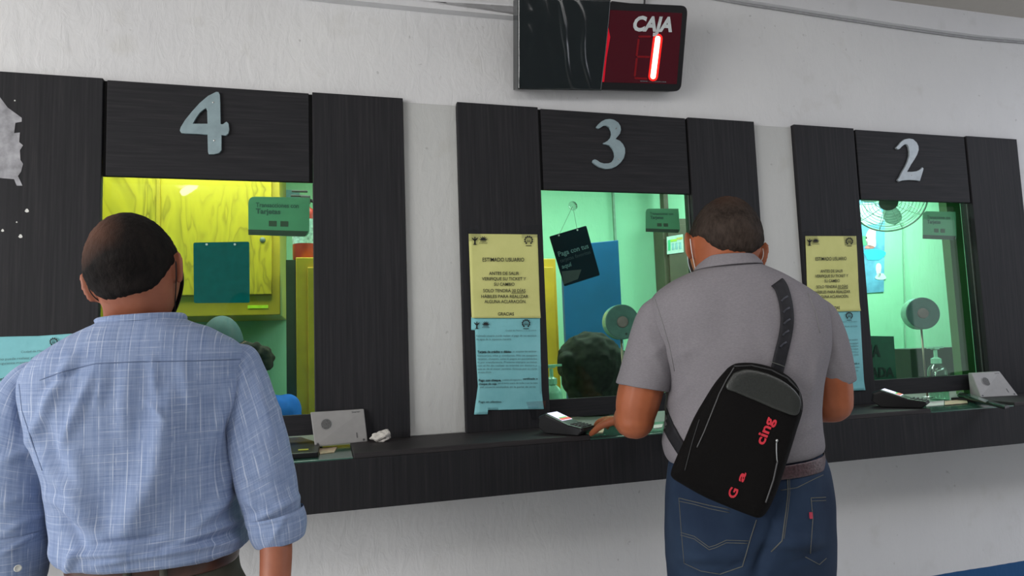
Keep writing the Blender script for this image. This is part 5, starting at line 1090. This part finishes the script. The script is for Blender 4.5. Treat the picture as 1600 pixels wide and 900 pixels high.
for i in range(5):
    c = path[9 + i * 4]; ribbon('strap_pattern', [(c[0] - 5, c[1] + 5), (c[0], c[1]), (c[0] + 5, c[1] - 3)], 3, tree2, strap, simple('dim_navy_print', (.022, .024, .034, 1)), .0085, None, .0005)
ribbon('lower_strap', [tuple(p) for p in spline([[1033, 640], [1041, 660], [1051, 680], [1062, 698], [1074, 716]], 24)], 17, tree2, bag, 'strapm', .006)

# ================= clerks behind the glass
def clerk(hc_, heading, pitch, label, skin_m, hair_m, top_m, kind, sc=1.0, shw=.21, back=.05):
    o = thing('person', Vector((hc_.x, hc_.y, 0)), label, 'person'); M_ = head_matrix(hc_, heading, pitch, 0, sc); b = MB(); add_head(b, M_)
    f = Vector((math.sin(heading), math.cos(heading), 0)); r_ = Vector((f.y, -f.x, 0)); base = hc_ - f * .03 if kind else hc_; sh = hc_ + Vector((0, 0, -.24)) - f * back
    limb_s(b, [hc_ + Vector((0, 0, -.03)), sh + Vector((0, 0, .04))], [.055, .058], 20)
    tor = [[*(sh + Vector((0, 0, z_))), *(r_ * w_), *(f * d_)] for z_, w_, d_ in ((.075, .06, .055), (.05, .12, .07), (.01, shw * .92, .09), (-.06, shw, .11), (-.2, .17, .115), (-.35, .155, .11), (-.5, .17, .12))]
    gt_, _ = loft([[a_ * (.97 if 3 <= i_ else 1) for i_, a_ in enumerate(t)] for t in tor], 40, 40, 2.3); b.grid(gt_, closed=True, capped=True)
    for s_ in (-1, 1):
        s0 = sh + r_ * s_ * shw * .88 + Vector((0, 0, -.02)); e0 = s0 + Vector((0, 0, -.23)) + f * .05 + r_ * s_ * .03; w0 = e0 + f * .10 + Vector((0, 0, -.20)) - r_ * s_ * .03
        limb_s(b, [s0, e0], [.045, .038]); limb_s(b, [e0, w0], [.038, .024]); add_hand(b, w0, (0, 0, -1), -r_ * s_, -s_, .4, .9)
    for s_ in (-1, 1): hp_ = sh + Vector((0, 0, -.5)) + r_ * s_ * .08; kn = hp_ - f * .0 + f * .10; limb_s(b, [hp_, kn, kn + Vector((0, 0, -max(.3, kn.z - .08)))], [.08, .06, .04])
    fuse(b, 'body', skin_m, o, .006)
    c_ = MB(); tor2 = [[t[0], t[1], t[2], *[a_ * 1.07 for a_ in t[3:6]], *[a_ * 1.1 for a_ in t[6:9]]] for t in tor]; g_, _ = loft(tor2, 50, 60, 2.3, lambda p, n: cloth(p, .004, 12, 50)); c_.grid(g_, closed=True, capped=True)
    for s_ in (-1, 1):
        s0 = sh + r_ * s_ * shw * .88 + Vector((0, 0, -.02)); e0 = s0 + Vector((0, 0, -.23)) + f * .05 + r_ * s_ * .03; w0 = e0 + f * .08 + Vector((0, 0, -.15)) - r_ * s_ * .024; limb_s(c_, [s0, e0], [.056, .05]); limb_s(c_, [e0, w0], [.05, .038])
    fuse(c_, 'sweater', top_m, o, .007); return o, M_, r_, f, sh
ck = S(347, 541, 2.66)
o4, M4, r4, f4, sh4 = clerk(ck, math.pi + .1, .15, 'seated clerk in a blue sweater and grey-teal cap behind window four', 'skin3', None, simple('bright_blue_knit', (.010, .12, .55, 1), .9), 0, .95, .275)
rows = []
for i in range(30):
    el = .12 + i / 29 * (math.pi / 2 - .13); rows.append([M4 @ (head_pt(2 * math.pi * k / 60, el) * 1.10) for k in range(60)])
MB().grid(rows, closed=True, capped=True).build('cap', simple('grey_teal_cap', (.055, .10, .125, 1), .8), o4, smooth=True)
brim = [[M4 @ (Vector((math.sin(a) * (.08 + .0 * t), math.cos(a) * (.098 + .065 * t), .018 - .01 * t))) for a in [(-1.1 + 2.2 * k / 20) for k in range(21)]] for t in (0, .5, 1)]
MB().grid(brim).build('cap_brim', simple('grey_teal_cap', (.055, .10, .125, 1), .8), o4, smooth=True, solid=.003)
hm = MB(); hcn = S(412, 560, 2.72); random.seed(3)
for k in range(26):
    q = k / 25; c_ = (ck + Vector((.055, .03, .0))).lerp(hcn, min(1, q * 1.3)) + Vector((random.uniform(-.02, .02), random.uniform(-.02, .02), random.uniform(-.03, .022))); hm.ellip(c_, [Vector((.024, 0, 0)), Vector((0, .024, 0)), Vector((0, 0, .026))], 14)
for v in hm.v: v += (v - hcn).normalized() * noise.noise(v * 55) * .012
fuse(hm, 'hair', simple('dark_brown_hair', (.018, .016, .009, 1), .9), o4, .005, 3)
ck3 = S(925, 578, 2.78)
o3, M3, r3, f3, sh3 = clerk(ck3, math.pi - .15, .35, 'clerk with long dark wavy hair bowed behind window three', 'skin3', None, simple('black_knit', (.010, .014, .012, 1), .9), 0, 1.0, .2, .16)
hm = MB(); R3 = M3.to_3x3()
hm.ellip(M3 @ Vector((0, -.02, .02)), [R3 @ Vector((.138, 0, 0)), R3 @ Vector((0, .145, 0)), R3 @ Vector((0, 0, .135))], 40)
for s_ in (-1, 1):
    for k in range(7):
        a = s_ * (.6 + k * .32); p0 = M3 @ Vector((math.sin(a) * .125, -.0 - abs(math.cos(a)) * .06 * (1 if k > 3 else -.6), .05)); wv = [p0 + Vector((math.sin(k * 2 + j * 1.7) * .012 + s_ * .016 * j, -.006 * j * .5, -.055 * j)) for j in range(6)]; limb_s(hm, wv, [.038, .042, .042, .040, .034, .018], 12, 4)
for v in hm.v:
    n_ = noise.noise(v * 26) * .011 + noise.noise(v * 60) * .004; v += (v - M3.translation).normalized() * n_
fuse(hm, 'hair', simple('dark_wavy_hair', (.016, .020, .013, 1), .75, 0, .2, .6, 45), o3, .0055, 2)
